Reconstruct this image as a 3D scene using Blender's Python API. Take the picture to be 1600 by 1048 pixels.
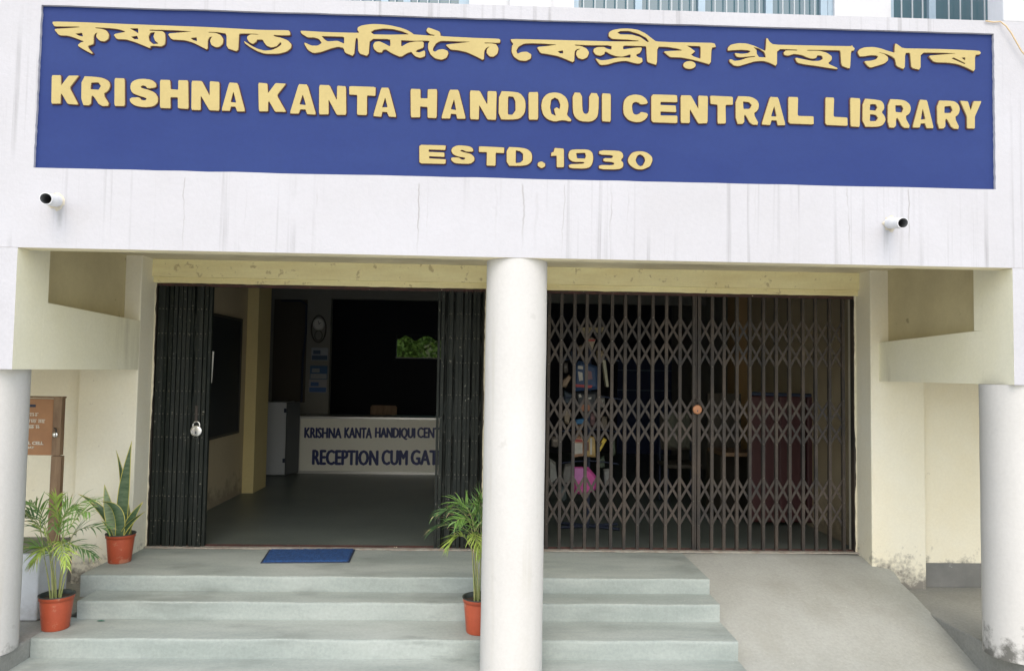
import bpy, math, random
from mathutils import Vector, Matrix
import numpy as np
random.seed(7)
for o in list(bpy.data.objects): bpy.data.objects.remove(o)
S = bpy.context.scene
COL = S.collection
# ------------------------------------------------------------------ camera
YAW, PITCH, ROLL, FPX, CZ = 0.0318, 0.0471, 0.0159, 1155.0, 1.6
fw = Vector((math.sin(YAW)*math.cos(PITCH), math.cos(YAW)*math.cos(PITCH), math.sin(PITCH)))
_rt = Vector((math.cos(YAW), -math.sin(YAW), 0)); _up = _rt.cross(fw)
rt = math.cos(ROLL)*_rt + math.sin(ROLL)*_up
up = -math.sin(ROLL)*_rt + math.cos(ROLL)*_up
cam_d = bpy.data.cameras.new('camera'); cam = bpy.data.objects.new('camera', cam_d); COL.objects.link(cam)
cam_d.sensor_width = 36; cam_d.sensor_fit = 'HORIZONTAL'; cam_d.lens = FPX*36/1600
cam_d.clip_start = 0.05; cam_d.clip_end = 2000
M = Matrix((( rt.x, up.x, -fw.x, 0), (rt.y, up.y, -fw.y, 0), (rt.z, up.z, -fw.z, CZ), (0, 0, 0, 1)))
cam.matrix_world = M
S.camera = cam
# ------------------------------------------------------------------ light
SUN_EL, SUN_AZ = math.radians(50), math.radians(180)      # high haze: a broad soft sun, azimuth clockwise from +Y
w = bpy.data.worlds.new('World'); S.world = w; w.use_nodes = True
nt = w.node_tree; nt.nodes.clear()
sky = nt.nodes.new('ShaderNodeTexSky'); sky.sky_type = 'NISHITA'; sky.sun_disc = False
sky.sun_elevation = SUN_EL; sky.sun_rotation = SUN_AZ; sky.air_density = 1.3; sky.dust_density = 3.5; sky.ozone_density = 1.0
bg = nt.nodes.new('ShaderNodeBackground'); bg.inputs[1].default_value = 0.15
ow = nt.nodes.new('ShaderNodeOutputWorld')
nt.links.new(sky.outputs[0], bg.inputs[0]); nt.links.new(bg.outputs[0], ow.inputs[0])
sun_d = bpy.data.lights.new('sun', 'SUN'); sun_d.energy = 1.5; sun_d.angle = math.radians(120); sun_d.color = (1, .985, .955)
sun = bpy.data.objects.new('sun', sun_d); COL.objects.link(sun)
sdir = Vector((math.sin(SUN_AZ)*math.cos(SUN_EL), math.cos(SUN_AZ)*math.cos(SUN_EL), math.sin(SUN_EL)))
sun.rotation_euler = (-sdir).to_track_quat('-Z', 'Y').to_euler()
S.view_settings.view_transform = 'Standard'; S.view_settings.look = 'None'
S.view_settings.gamma = 1; S.view_settings.use_curve_mapping = False
S.view_settings.exposure = 0.66
S.cycles.diffuse_bounces = 8; S.cycles.max_bounces = 12

# ------------------------------------------------------------------ helpers
def P(u, v, X=None, Y=None, Z=None):
    """the point of a world plane that the photograph shows at (u, v)"""
    d = fw*FPX + rt*(u-800) - up*(v-524)
    if Y is not None: t = Y/d.y
    elif X is not None: t = X/d.x
    else: t = (Z-CZ)/d.z
    return Vector((0, 0, CZ)) + d*t

class MB:
    def __init__(s): s.v = []; s.f = []; s.m = []; s.sm = []
    def add(s, vs, fs, m=0, smooth=False):
        b = len(s.v); s.v += [tuple(x) for x in vs]
        for f in fs: s.f.append([b+i for i in f]); s.m.append(m); s.sm.append(smooth)
    def box(s, x0, x1, y0, y1, z0, z1, m=0):
        s.hexa([(x0,y0,z0),(x1,y0,z0),(x1,y1,z0),(x0,y1,z0)], [(x0,y0,z1),(x1,y0,z1),(x1,y1,z1),(x0,y1,z1)], m)
    def hexa(s, bot, top, m=0):
        n = len(bot)
        fs = [list(range(n))[::-1], list(range(n, 2*n))] + [[i, (i+1) % n, n+(i+1) % n, n+i] for i in range(n)]
        s.add(list(bot)+list(top), fs, m)
    def bbox(s, c, dx, dz, dy, a=0.0, m=0):
        """box turned by a about Y: c centre, half sizes"""
        ca, sa = math.cos(a), math.sin(a)
        pts = []
        for yy in (-dy, dy):
            for (px, pz) in ((-dx,-dz),(dx,-dz),(dx,dz),(-dx,dz)):
                pts.append((c[0]+px*ca-pz*sa, c[1]+yy, c[2]+px*sa+pz*ca))
        s.hexa(pts[:4], pts[4:], m)
    def tube(s, pts, r, n=8, m=0, caps=True):
        pts = [Vector(p) for p in pts]; rs = r if isinstance(r, (list, tuple)) else [r]*len(pts)
        rings = []
        for i, p in enumerate(pts):
            t = (pts[min(i+1, len(pts)-1)]-pts[max(i-1, 0)]).normalized()
            a = Vector((0,0,1)) if abs(t.z) < .9 else Vector((1,0,0))
            u_ = t.cross(a).normalized(); v_ = t.cross(u_)
            rings.append([p+(u_*math.cos(2*math.pi*k/n)+v_*math.sin(2*math.pi*k/n))*rs[i] for k in range(n)])
        vs = [q for r_ in rings for q in r_]
        fs = [[i*n+k, i*n+(k+1) % n, (i+1)*n+(k+1) % n, (i+1)*n+k] for i in range(len(pts)-1) for k in range(n)]
        s.add(vs, fs, m, True)
        if caps: s.add(rings[0], [list(range(n))], m); s.add(rings[-1], [list(range(n))[::-1]], m)
    def lathe(s, prof, c, n=40, m=0, smooth=True):
        vs = []; fs = []
        for (r, z) in prof:
            for k in range(n):
                a = 2*math.pi*k/n; vs.append((c[0]+r*math.cos(a), c[1]+r*math.sin(a), c[2]+z))
        for i in range(len(prof)-1):
            for k in range(n): fs.append([i*n+k, i*n+(k+1) % n, (i+1)*n+(k+1) % n, (i+1)*n+k])
        s.add(vs, fs, m, smooth)
    def build(s, name, mats, parent=None, bevel=0.0):
        me = bpy.data.meshes.new(name); me.from_pydata(s.v, [], s.f)
        for m_ in (mats if isinstance(mats, (list, tuple)) else [mats]): me.materials.append(m_)
        me.polygons.foreach_set('material_index', s.m); me.polygons.foreach_set('use_smooth', s.sm)
        me.update()
        o = bpy.data.objects.new(name, me); COL.objects.link(o)
        if parent: o.parent = parent
        if bevel:
            b = o.modifiers.new('bevel', 'BEVEL'); b.width = bevel; b.segments = 2; b.limit_method = 'ANGLE'
        return o
def tag(o, label=None, cat=None, group=None, kind=None):
    if label: o['label'] = label
    if cat: o['category'] = cat
    if group: o['group'] = group
    if kind: o['kind'] = kind
    return o
def empty(name, loc, label=None, cat=None, group=None, kind=None):
    o = bpy.data.objects.new(name, None); COL.objects.link(o); o.empty_display_size = .1
    tag(o, label, cat, group, kind); o['_loc'] = 0; del o['_loc']
    o.location = loc
    return o
def finish(root):
    """children were built in world space: keep them there under a root that has a location"""
    inv = Matrix.Translation(-Vector(root.location))
    for c in root.children: c.matrix_parent_inverse = inv
    return root

# ------------------------------------------------------------------ materials
def lin(c):
    return tuple((x/12.92 if x <= .04045 else ((x+.055)/1.055)**2.4) for x in c)
def mat(name, col, rough=.8, var=None, vscale=3.0, vamt=.5, bump=.0, bscale=60, metal=0, spec=.5,
        spots=None, spscale=30, spthr=.68, spamt=.8, stretch=(1,1,1), streak=None, streakamt=.6, stscale=(14,14,.35), stthr=.6,
        zfade=None, dirt=None, dirtz=(0, .5), dirtamt=.7, fine=.03, runs=None):
    m = bpy.data.materials.new(name); m.use_nodes = True; t = m.node_tree; N = t.nodes; L = t.links
    b = N['Principled BSDF']; b.inputs['Roughness'].default_value = rough; b.inputs['Metallic'].default_value = metal
    b.inputs['Specular IOR Level'].default_value = spec
    tc = N.new('ShaderNodeNewGeometry'); pos = tc.outputs['Position']
    def mapping(sc):
        mp = N.new('ShaderNodeMapping'); mp.inputs['Scale'].default_value = sc; L.new(pos, mp.inputs[0]); return mp.outputs[0]
    def noise(sc, scale=1.0, det=6, ro=.6, off=0):
        n = N.new('ShaderNodeTexNoise'); n.inputs['Scale'].default_value = scale; n.inputs['Detail'].default_value = det
        n.inputs['Roughness'].default_value = ro
        L.new(mapping(sc), n.inputs['Vector']); return n.outputs[0]
    def rng(src, a, b_, c=0., d=1.):
        r = N.new('ShaderNodeMapRange'); r.inputs[1].default_value = a; r.inputs[2].default_value = b_
        r.inputs[3].default_value = c; r.inputs[4].default_value = d; L.new(src, r.inputs[0]); return r.outputs[0]
    def mul(a, b_):
        n = N.new('ShaderNodeMath'); n.operation = 'MULTIPLY'
        for i, x in enumerate((a, b_)):
            if isinstance(x, (int, float)): n.inputs[i].default_value = x
            else: L.new(x, n.inputs[i])
        return n.outputs[0]
    cur = None
    def mix(f, c2, c1=None, mode='MIX'):
        nonlocal cur
        n = N.new('ShaderNodeMix'); n.data_type = 'RGBA'; n.blend_type = mode
        if isinstance(f, (int, float)): n.inputs[0].default_value = f
        else: L.new(f, n.inputs[0])
        if cur is None: n.inputs[6].default_value = (*col, 1)
        else: L.new(cur, n.inputs[6])
        if isinstance(c2, tuple): n.inputs[7].default_value = (*c2, 1)
        else: L.new(c2, n.inputs[7])
        cur = n.outputs[2]
    if var: mix(mul(rng(noise(tuple(x*vscale for x in stretch)), .35, .68), vamt), var)
    if fine:
        f = rng(noise((1,1,1), 45, 8, .7), .25, .75, 1-fine*2, 1+fine)
        n = N.new('ShaderNodeCombineColor')
        for i in range(3): L.new(f, n.inputs[i])
        mix(1.0, n.outputs[0], mode='MULTIPLY')
    if streak:
        a = rng(noise(stscale, 1, 5, .55), stthr, stthr+.14)
        b2 = rng(noise((1.3, 1.3, .7), 1, 3), .42, .62)
        f = mul(mul(a, b2), streakamt)
        if zfade:
            sx = N.new('ShaderNodeSeparateXYZ'); L.new(pos, sx.inputs[0]); f = mul(f, rng(sx.outputs[2], zfade[0], zfade[1]))
        mix(f, streak)
    if runs:
        # single water runs: (x, half width, top z, length, strength)
        sx = N.new('ShaderNodeSeparateXYZ'); L.new(pos, sx.inputs[0])
        wob = rng(noise((1.5, 1.5, 5), 1, 3), .3, .7, -.012, .012)
        xs_ = N.new('ShaderNodeMath'); xs_.operation = 'ADD'; L.new(sx.outputs[0], xs_.inputs[0]); L.new(wob, xs_.inputs[1])
        brk = rng(noise((9, 9, 2.2), 1, 5), .36, .58)
        for (rx, rw, rz, rl, ra) in runs:
            d_ = N.new('ShaderNodeMath'); d_.operation = 'SUBTRACT'; L.new(xs_.outputs[0], d_.inputs[0]); d_.inputs[1].default_value = rx
            a_ = N.new('ShaderNodeMath'); a_.operation = 'ABSOLUTE'; L.new(d_.outputs[0], a_.inputs[0])
            f_ = mul(mul(rng(a_.outputs[0], rw, rw*.25), mul(rng(sx.outputs[2], rz+.01, rz-.01), rng(sx.outputs[2], rz-rl, rz-rl*.5))), mul(brk, ra))
            mix(mul(f_, .6), (.20, .19, .17))
    if spots: mix(mul(rng(noise((1,1,1), spscale, 4, .6), spthr, spthr+.05), spamt), spots)
    if dirt:
        sx = N.new('ShaderNodeSeparateXYZ'); L.new(pos, sx.inputs[0])
        zz = rng(sx.outputs[2], dirtz[1], dirtz[0])
        nn = noise((1,1,1), 9, 9, .7)
        s = N.new('ShaderNodeMath'); s.operation = 'ADD'; L.new(mul(zz, .45), s.inputs[0]); L.new(nn, s.inputs[1])
        mix(mul(mul(rng(s.outputs[0], .72, .92), dirtamt), rng(sx.outputs[2], dirtz[1], dirtz[1]-.05)), dirt)
    if cur is None: b.inputs['Base Color'].default_value = (*col, 1)
    else: L.new(cur, b.inputs['Base Color'])
    if bump:
        bp = N.new('ShaderNodeBump'); bp.inputs['Strength'].default_value = bump; bp.inputs['Distance'].default_value = .01
        L.new(noise((1,1,1), bscale, 8, .65), bp.inputs['Height']); L.new(bp.outputs[0], b.inputs['Normal'])
    return m
YF0 = 4.7245
WHITE = mat('white_distemper', (.465,.47,.50), .9, var=(.42,.42,.44), vscale=1.3, vamt=.6, bump=.25, bscale=35,
            streak=(.40,.40,.40), streakamt=.55, stscale=(26,26,.55), stthr=.60, zfade=(2.6, 3.0), fine=.04)
WHITE2 = mat('white_distemper_fascia', (.465,.47,.50), .9, var=(.42,.42,.44), vscale=1.6, vamt=.6, bump=.25, bscale=35,
            streak=(.25,.25,.26), streakamt=.95, stscale=(21,21,.33), stthr=.56, fine=.02,
            runs=[(P(u, 310, Y=YF0).x, hw, P(u, vt, Y=YF0).z, ln, st) for u, vt, hw, ln, st in ((288,278,.005,.50,.8),(385,282,.004,.4,.45),(494,284,.006,.45,.8),(654,287,.006,.48,.9),(668,287,.004,.4,.5),(775,288,.010,.4,.4),(818,288,.008,.45,.7),(838,300,.014,.42,.35),(880,289,.004,.48,.6),(955,290,.006,.4,.6),(982,290,.004,.4,.5),(1325,294,.006,.5,.7),(1420,296,.006,.45,.8),(1180,293,.005,.3,.5),(93,322,.022,.16,.7),(1384,356,.022,.22,.7))])
def colw(nm, dz, da=.8): return mat(nm, (.54,.538,.525), .85, var=(.48,.478,.46), vscale=2.2, vamt=.5, bump=.2, bscale=25, stretch=(1,1,.5),
           dirt=(.13,.13,.12), dirtz=dz, dirtamt=da, spots=(.36,.36,.34), spscale=5.5, spthr=.665, spamt=.28, streak=(.40,.39,.33), streakamt=.35, stscale=(9,9,.6), stthr=.55)
CREAM = mat('cream_distemper', (.80,.73,.50), .9, var=(.60,.55,.38), vscale=1.6, vamt=.7, bump=.2, bscale=30,
            streak=(.42,.37,.24), streakamt=.5, stscale=(9,9,.8), stthr=.56, dirt=(.20,.19,.17), dirtz=(-.3, .22), dirtamt=.9)
CREAMW = mat('pale_cream_distemper', (.80,.78,.66), .9, var=(.76,.70,.52), vscale=1.2, vamt=.7, bump=.2, bscale=30,
            dirt=(.20,.19,.17), dirtz=(-.3, .3), dirtamt=.95, spots=(.45,.42,.34), spscale=14, spthr=.70, spamt=.5)
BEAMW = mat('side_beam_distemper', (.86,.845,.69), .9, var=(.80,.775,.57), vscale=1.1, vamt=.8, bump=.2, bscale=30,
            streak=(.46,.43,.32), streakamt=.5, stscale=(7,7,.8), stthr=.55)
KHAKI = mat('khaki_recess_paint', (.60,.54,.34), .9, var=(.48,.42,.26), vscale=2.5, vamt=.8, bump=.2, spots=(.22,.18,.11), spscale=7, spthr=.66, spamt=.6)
LINT = mat('lintel_cream', (.88,.81,.47), .9, var=(.78,.68,.36), vscale=2.0, vamt=.9, stretch=(1,1,5), bump=.25, spots=(.36,.27,.14), spscale=16, spthr=.63, spamt=.55)
CEIL = mat('porch_ceiling_paint', (.74,.68,.50), .9, var=(.40,.35,.24), vscale=1.5, vamt=.7, bump=.2)
STEP = mat('grey_green_cement', (.270,.312,.295), .7, var=(.385,.425,.405), vscale=2.2, vamt=1.0, stretch=(.4,1.4,1.4), bump=.18, bscale=30,
           spots=(.72,.74,.72), spscale=22, spthr=.735, spamt=.9, streak=(.17,.195,.18), streakamt=.65, stscale=(1.6,3.2,6), stthr=.50, fine=.08, spec=.4)
NOSE = mat('worn_step_nosing', (.315,.355,.335), .75, var=(.26,.30,.285), vscale=4, vamt=.7, fine=.1)
RAMP = mat('rough_ramp_cement', (.315,.325,.295), .85, var=(.395,.41,.39), vscale=1.1, vamt=.9, bump=.3, bscale=45,
           spots=(.75,.76,.74), spscale=21, spthr=.725, spamt=.9, streak=(.25,.25,.21), streakamt=.35, stscale=(3,1.6,2), stthr=.5, fine=.08)
LEDGE = mat('side_floor_cement', (.30,.305,.285), .8, var=(.23,.235,.22), vscale=2.0, vamt=.8, bump=.35, bscale=40, spots=(.7,.7,.68), spscale=26, spthr=.75, fine=.12)
SKIRT = mat('dark_cement_skirting', (.15,.155,.15), .8, var=(.22,.22,.21), vscale=5, vamt=.7, bump=.2, spots=(.5,.5,.48), spscale=9, spthr=.70, spamt=.6)
GROUND = mat('forecourt_concrete', (.56,.55,.51), .9, var=(.49,.48,.44), vscale=.8, vamt=.7, bump=.3, bscale=30)
BLUE = mat('sign_blue_paint', (.006,.024,.140), .8, var=(.011,.033,.155), vscale=1.1, vamt=.8, stretch=(1,1,2.4), bump=.06, bscale=18,
           spots=(.16,.17,.42), spscale=18, spthr=.755, spamt=.5, fine=.05)
YEL = mat('letter_yellow_paint', (.44,.36,.15), .85, var=(.385,.305,.125), vscale=5, vamt=.5, bump=.12, bscale=40)
MAROON = mat('letter_edge_maroon', (.06,.014,.022), .7)
IRON = mat('gate_iron', (.028,.025,.023), .6, var=(.075,.058,.044), vscale=5, vamt=.9, stretch=(1,1,.5), bump=.2, metal=.2,
           spots=(.42,.38,.32), spscale=48, spthr=.71, spamt=.6, fine=.15)
IRONG = mat('gate_iron_green_black', (.0065,.011,.0095), .62, var=(.022,.026,.021), vscale=8, vamt=.8, stretch=(3,3,.5), bump=.3, metal=.0, spec=.3,
           spots=(.30,.29,.24), spscale=34, spthr=.665, spamt=.6, fine=.2)
RIVET = mat('worn_rivet', (.10,.095,.08), .5, metal=.3, spots=(.3,.28,.24), spscale=60, spthr=.6)
RUST = mat('gate_head_rust', (.085,.035,.028), .8, var=(.03,.022,.02), vscale=12, vamt=.8, bump=.4, spots=(.75,.68,.5), spscale=30, spthr=.68, spamt=.9)
PLASTER = mat('chipped_plaster', (.74,.70,.55), .9, bump=.4, var=(.5,.45,.33), vscale=20, vamt=.5)
IWALL = mat('hall_wall_tan', (.50,.42,.27), .85, var=(.40,.33,.21), vscale=1.5, vamt=.7, bump=.1, dirt=(.12,.10,.08), dirtz=(0,.5), dirtamt=.5)
IYEL = mat('hall_pilaster_yellow', (.66,.55,.26), .7, var=(.56,.46,.22), vscale=2, vamt=.5)
IGREY = mat('hall_grey_wall', (.23,.23,.20), .85, var=(.16,.16,.15), vscale=2, vamt=.5)
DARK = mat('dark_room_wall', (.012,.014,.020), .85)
DARKR = mat('dark_brown_board', (.055,.048,.035), .75)
ICEIL = mat('hall_ceiling', (.20,.19,.16), .9)
IFLOOR = mat('hall_floor_cement', (.125,.15,.135), .42, var=(.18,.205,.185), vscale=1.2, vamt=.8, bump=.1, fine=.12)
BOARD = mat('notice_board_black', (.012,.016,.020), .6, spots=(.25,.25,.25), spscale=22, spthr=.76, spamt=.5)
BFRAME = mat('notice_board_frame', (.05,.045,.035), .6)
PAPER = mat('paper_white', (.62,.62,.58), .8)
CWHITE = mat('counter_board_cream', (.72,.71,.62), .5)
CALU = mat('counter_aluminium', (.50,.50,.48), .35, metal=.6)
NAVY = mat('counter_text_navy', (.012,.022,.11), .5)
CABW = mat('cabinet_pale_grey', (.42,.44,.45), .5)
CABD = mat('cabinet_dark_door', (.09,.10,.105), .4)
STEEL = mat('padlock_steel', (.72,.72,.70), .22, metal=1, fine=0)
BRASS = mat('padlock_rusty_brass', (.42,.20,.10), .5, metal=.4, var=(.30,.13,.07), vscale=60)
TERRA = mat('pot_terracotta_plastic', (.42,.082,.035), .45, var=(.35,.065,.03), vscale=9, vamt=.6, fine=.06, spots=(.45,.26,.17), spscale=11, spthr=.60, spamt=.5)
POTIN = mat('pot_dark_rim', (.035,.045,.042), .5)
SOIL = mat('soil', (.045,.032,.022), .95, bump=.8, bscale=120, var=(.09,.07,.05), vscale=60)
PALM1 = mat('palm_leaf_green', (.10,.21,.045), .5, var=(.16,.30,.06), vscale=14, vamt=.8)
PALM2 = mat('palm_leaf_yellow_green', (.30,.40,.07), .5, var=(.18,.30,.06), vscale=14, vamt=.7)
PALM3 = mat('palm_leaf_dark', (.05,.12,.04), .5, var=(.10,.18,.06), vscale=14, vamt=.7)
DRYT = mat('palm_leaf_dry_tip', (.34,.27,.14), .7)
STEMG = mat('palm_stem', (.24,.30,.10), .6, var=(.40,.36,.18), vscale=18, vamt=.7)
SNG = mat('snake_leaf_banded', (.030,.075,.028), .45, var=(.16,.22,.12), vscale=26, vamt=.6, stretch=(.5,.5,2.4))
SNL = mat('snake_leaf_pale', (.30,.38,.24), .45, var=(.08,.14,.06), vscale=26, vamt=.8, stretch=(.5,.5,2.4))
SNY = mat('snake_leaf_margin', (.50,.46,.10), .45)
MAT = mat('doormat_blue', (.02,.085,.27), .95, bump=.9, bscale=160, var=(.015,.05,.16), vscale=30, fine=.25)
MATR = mat('doormat_rubber_edge', (.02,.03,.06), .7)
PVC = mat('pipe_white_pvc', (.66,.67,.68), .4, var=(.5,.52,.58), vscale=20, vamt=.5)
PIN = mat('pipe_inside', (.10,.105,.11), .7)
FRAMEB = mat('window_frame_pale_blue', (.34,.45,.54), .5, var=(.26,.35,.42), vscale=9, vamt=.5, spots=(.2,.24,.27), spscale=25, spthr=.70)
GRILL = mat('window_bar_white', (.42,.47,.50), .5)
UPW = mat('upper_wall_white', (.66,.67,.69), .9, var=(.56,.57,.59), vscale=1.5, vamt=.6)
CURT = mat('room_curtain_grey', (.18,.19,.18), .9, var=(.10,.11,.10), vscale=9, vamt=.8, stretch=(3,3,.2))
WOOD = mat('notice_box_wood', (.25,.165,.095), .65, var=(.13,.07,.035), vscale=9, vamt=.8, stretch=(3,3,.4), bump=.15)
WOODP = mat('notice_box_painted_face', (.36,.185,.085), .7, var=(.28,.135,.065), vscale=6, vamt=.7, spots=(.5,.4,.28), spscale=28, spthr=.72)
BOXW = mat('whitewashed_block', (.58,.62,.66), .85, var=(.44,.46,.48), vscale=3, vamt=.7, bump=.3, dirt=(.3,.3,.3), dirtz=(-.25,.05), dirtamt=.5)
BOXT = mat('rough_block_top', (.22,.22,.19), .9, var=(.12,.12,.10), vscale=9, vamt=.8, bump=.6)
LETW = mat('stencil_pale_lettering', (.62,.56,.46), .8)
WIRE = mat('beige_cable', (.58,.44,.26), .6)
def glass(name, tint=(.07,.135,.165)):
    m = bpy.data.materials.new(name); m.use_nodes = True; N = m.node_tree.nodes; b = N['Principled BSDF']
    b.inputs['Base Color'].default_value = (*tint, 1); b.inputs['Roughness'].default_value = .06
    b.inputs['Specular IOR Level'].default_value = .9
    return m
GLASS = glass('tinted_window_glass')
TINT = bpy.data.materials.new('dimming_pane'); TINT.use_nodes = True  # plain filter that darkens the added trees behind it
_n = TINT.node_tree.nodes; _n.clear(); _tr = _n.new('ShaderNodeBsdfTransparent'); _tr.inputs[0].default_value = (.40, .44, .36, 1); _go = _n.new('ShaderNodeOutputMaterial'); TINT.node_tree.links.new(_tr.outputs[0], _go.inputs[0])

# ------------------------------------------------------------------ key planes (metres; landing level z = 0)
YF = 4.7245; YB = YF+.12; YP = 6.3958; YG = 6.69; YL = 6.585
XL, XR = -2.973, 3.407; XR2 = 3.435
ZFB = 2.324
Z1, Z2, Z3 = -.1143, -.24, -.368; ZG = -.50
Y1, Y2, Y3 = 5.7885, 5.53, 5.1374
XS = 1.7557
ZGT = P(800, 452.5, Y=YG).z            # gate head
ZC = P(300, 405.5, Y=YL).z              # porch ceiling
ZSB = 1.557
XCOL = P(803.5, 700, Y=YF+.205).x
ZTOP = P(1100, 18.5, Y=YF).z

# ------------------------------------------------------------------ ground, steps, ramp
g = MB(); g.add([(-150,-150,ZG),(150,-150,ZG),(150,150,ZG),(-150,150,ZG)], [[0,1,2,3]])
tag(g.build('ground', GROUND), kind='structure')
steps = empty('steps', (0, 5.2, 0), kind='structure')
def wavy_box(name, x0f, x1, yf, yb, ztop, zbot, mats, parent, x0b=None, nseg=60, amp=.0055):
    """a cement tread: worn front edge with a small rounded nosing"""
    x0b = x0f if x0b is None else x0b
    m = MB(); rnd = random.Random(int(abs(yf)*1000))
    ph = [rnd.uniform(0, 6.28) for _ in range(4)]
    rows = []
    for i in range(nseg+1):
        t = i/nseg; x = x0f+(x1-x0f)*t; xb = x0b+(x1-x0b)*t
        dy = amp*(math.sin(7*x+ph[0])+.6*math.sin(19*x+ph[1])+.4*rnd.uniform(-1,1)); dz = amp*.35*(math.sin(5*x+ph[2])+.5*rnd.uniform(-1,1))
        r = .008
        rows.append([(xb, yb, ztop), (x, yf+dy+r*2.2, ztop), (x, yf+dy+r*.5, ztop-r*.15+dz*.3), (x, yf+dy, ztop-r+dz*.3), (x, yf+dy, ztop-r*2.6), (x, yf+dy*.4+.004, zbot)])
    n = len(rows[0]); vs = [p for r_ in rows for p in r_]
    for j in range(n-1):
        fs = [[i*n+j, i*n+j+1, (i+1)*n+j+1, (i+1)*n+j] for i in range(nseg)]
        m.f += fs; m.m += [1 if j in (1, 2) else 0]*nseg; m.sm += [True]*nseg
    m.v = vs
    for e in (0, nseg):
        k = len(m.v); m.v += list(rows[e])+[(rows[e][0][0], yb, zbot)]; m.f.append([k+i for i in range(n+1)]); m.m.append(0); m.sm.append(False)
    return m.build(name, mats, parent)
xl1 = P(127, 897, Z=0).x; xl2 = P(111, 944, Z=Z1).x; xl3 = P(45, 998, Z=Z2).x
wavy_box('step', xl1, XS, Y1, YG+.05, 0, Z1-.05, [STEP, NOSE], steps)
wavy_box('step', xl2, XS, Y2, Y1+.03, Z1, Z2-.05, [STEP, NOSE], steps)
wavy_box('step', xl3, XS, Y3, Y2+.03, Z2, Z3-.05, [STEP, NOSE], steps)
wavy_box('step', xl3-.02, XS, 4.70, Y3+.03, Z3, ZG-.05, [STEP, NOSE], steps)
finish(steps)
m = MB()   # left side floor and kerb
m.box(-6, xl1+.04, Y2+.02, 6.5, Z2-.3, Z2+.0015)
m.hexa([(-6,4.4,ZG-.1),(xl3-.004,4.4,ZG-.1),(xl3-.004,Y2+.02,ZG-.1),(-6,Y2+.02,ZG-.1)], [(-6,4.4,Z2-.002),(xl3-.004,4.4,Z2-.002),(xl3-.004,Y2+.02,Z2-.002),(-6,Y2+.02,Z2-.002)])
tag(m.build('side_floor', LEDGE, bevel=.012), kind='structure')
XK = 3.50
m = MB(); ya = 6.20
m.hexa([(XK-.035,ya,ZG-.1),(XK,4.62,ZG-.1),(7,4.62,ZG-.1),(7,6.5,ZG-.1),(XR+.02,6.5,ZG-.1),(XR+.02,ya,ZG-.1)],
       [(XK-.035,ya,Z2),(XK,4.62,Z2),(7,4.62,Z2),(7,6.5,Z2),(XR+.02,6.5,Z2),(XR+.02,ya,Z2)])
tag(m.build('side_floor', [LEDGE], bevel=.012), kind='structure')
# ramp
prof = [(6.74,.001),(6.56,-.006),(6.35,-.052),(6.0,-.135),(5.63,-.25),(5.25,-.40),(4.95,-.49),(4.6,-.56)]
m = MB(); nx = 24; rnd = random.Random(3)
pr = []
for i in range(len(prof)-1):
    for k in range(4):
        t = k/4; pr.append((prof[i][0]*(1-t)+prof[i+1][0]*t, prof[i][1]*(1-t)+prof[i+1][1]*t))
pr.append(prof[-1])
for (y, z) in pr:
    xr = XR-.045 if y > YP else XK-.006
    for k in range(nx+1):
        t = k/nx; x = XS-.01+(xr-XS+.01)*t
        m.v.append((x, y, z+.006*math.sin(3*x+2*y)+rnd.uniform(-.0015,.0015)-(.03*max(0, t-.85)/.15 if y < 6.2 else 0)))
for i in range(len(pr)-1):
    for k in range(nx):
        m.f.append([i*(nx+1)+k, (i+1)*(nx+1)+k, (i+1)*(nx+1)+k+1, i*(nx+1)+k+1]); m.m.append(0); m.sm.append(True)
tag(m.build('ramp', RAMP), kind='structure')
# hall floor
m = MB(); m.box(-5.5, 5.5, YG+.05, 16, -.3, -.002); tag(m.build('hall_floor', IFLOOR), kind='structure')
# mortar line at the gate foot
m = MB(); rnd = random.Random(5); n = 90
for (xa, xb) in ((XL, XR-.02),):
    vs = []
    for i in range(n+1):
        x = xa+(xb-xa)*i/n; y = YG-.075+rnd.uniform(-.008,.008)
        vs += [(x, y, .003), (x, y+.012, .010+rnd.uniform(0,.004)), (x, YG+.06, .012)]
    m.add(vs, [[i*3+j, (i+1)*3+j, (i+1)*3+j+1, i*3+j+1] for i in range(n) for j in range(2)])
tag(m.build('threshold', mat('threshold_mortar', (.36,.35,.31), .9, var=(.22,.17,.14), vscale=12, vamt=.8, bump=.6, stretch=(1,1,1))), kind='structure')

# ------------------------------------------------------------------ building
bld = empty('library_building', (0, 6, 0), 'whitewashed concrete library building with a porch of two wide gated doorways under a signboard', 'building')
sx0 = P(58, 120, Y=YF).x; sx1 = P(1554.5, 150, Y=YF).x
c_tl, c_bl, c_tr, c_br = P(65,8,Y=YF), P(52,262,Y=YF), P(1553,53,Y=YF), P(1556,296,Y=YF)
# fascia with a shallow recess for the sign: built from strips around the sign opening
f = MB(); X0, X1 = -5.2, 5.2; R = .022
o_ = [(X0, ZFB), (X1, ZFB), (X1, ZTOP), (X0, ZTOP)]
i_ = [(c_bl.x, c_bl.z), (c_br.x, c_br.z), (c_tr.x, c_tr.z), (c_tl.x, c_tl.z)]
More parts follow.
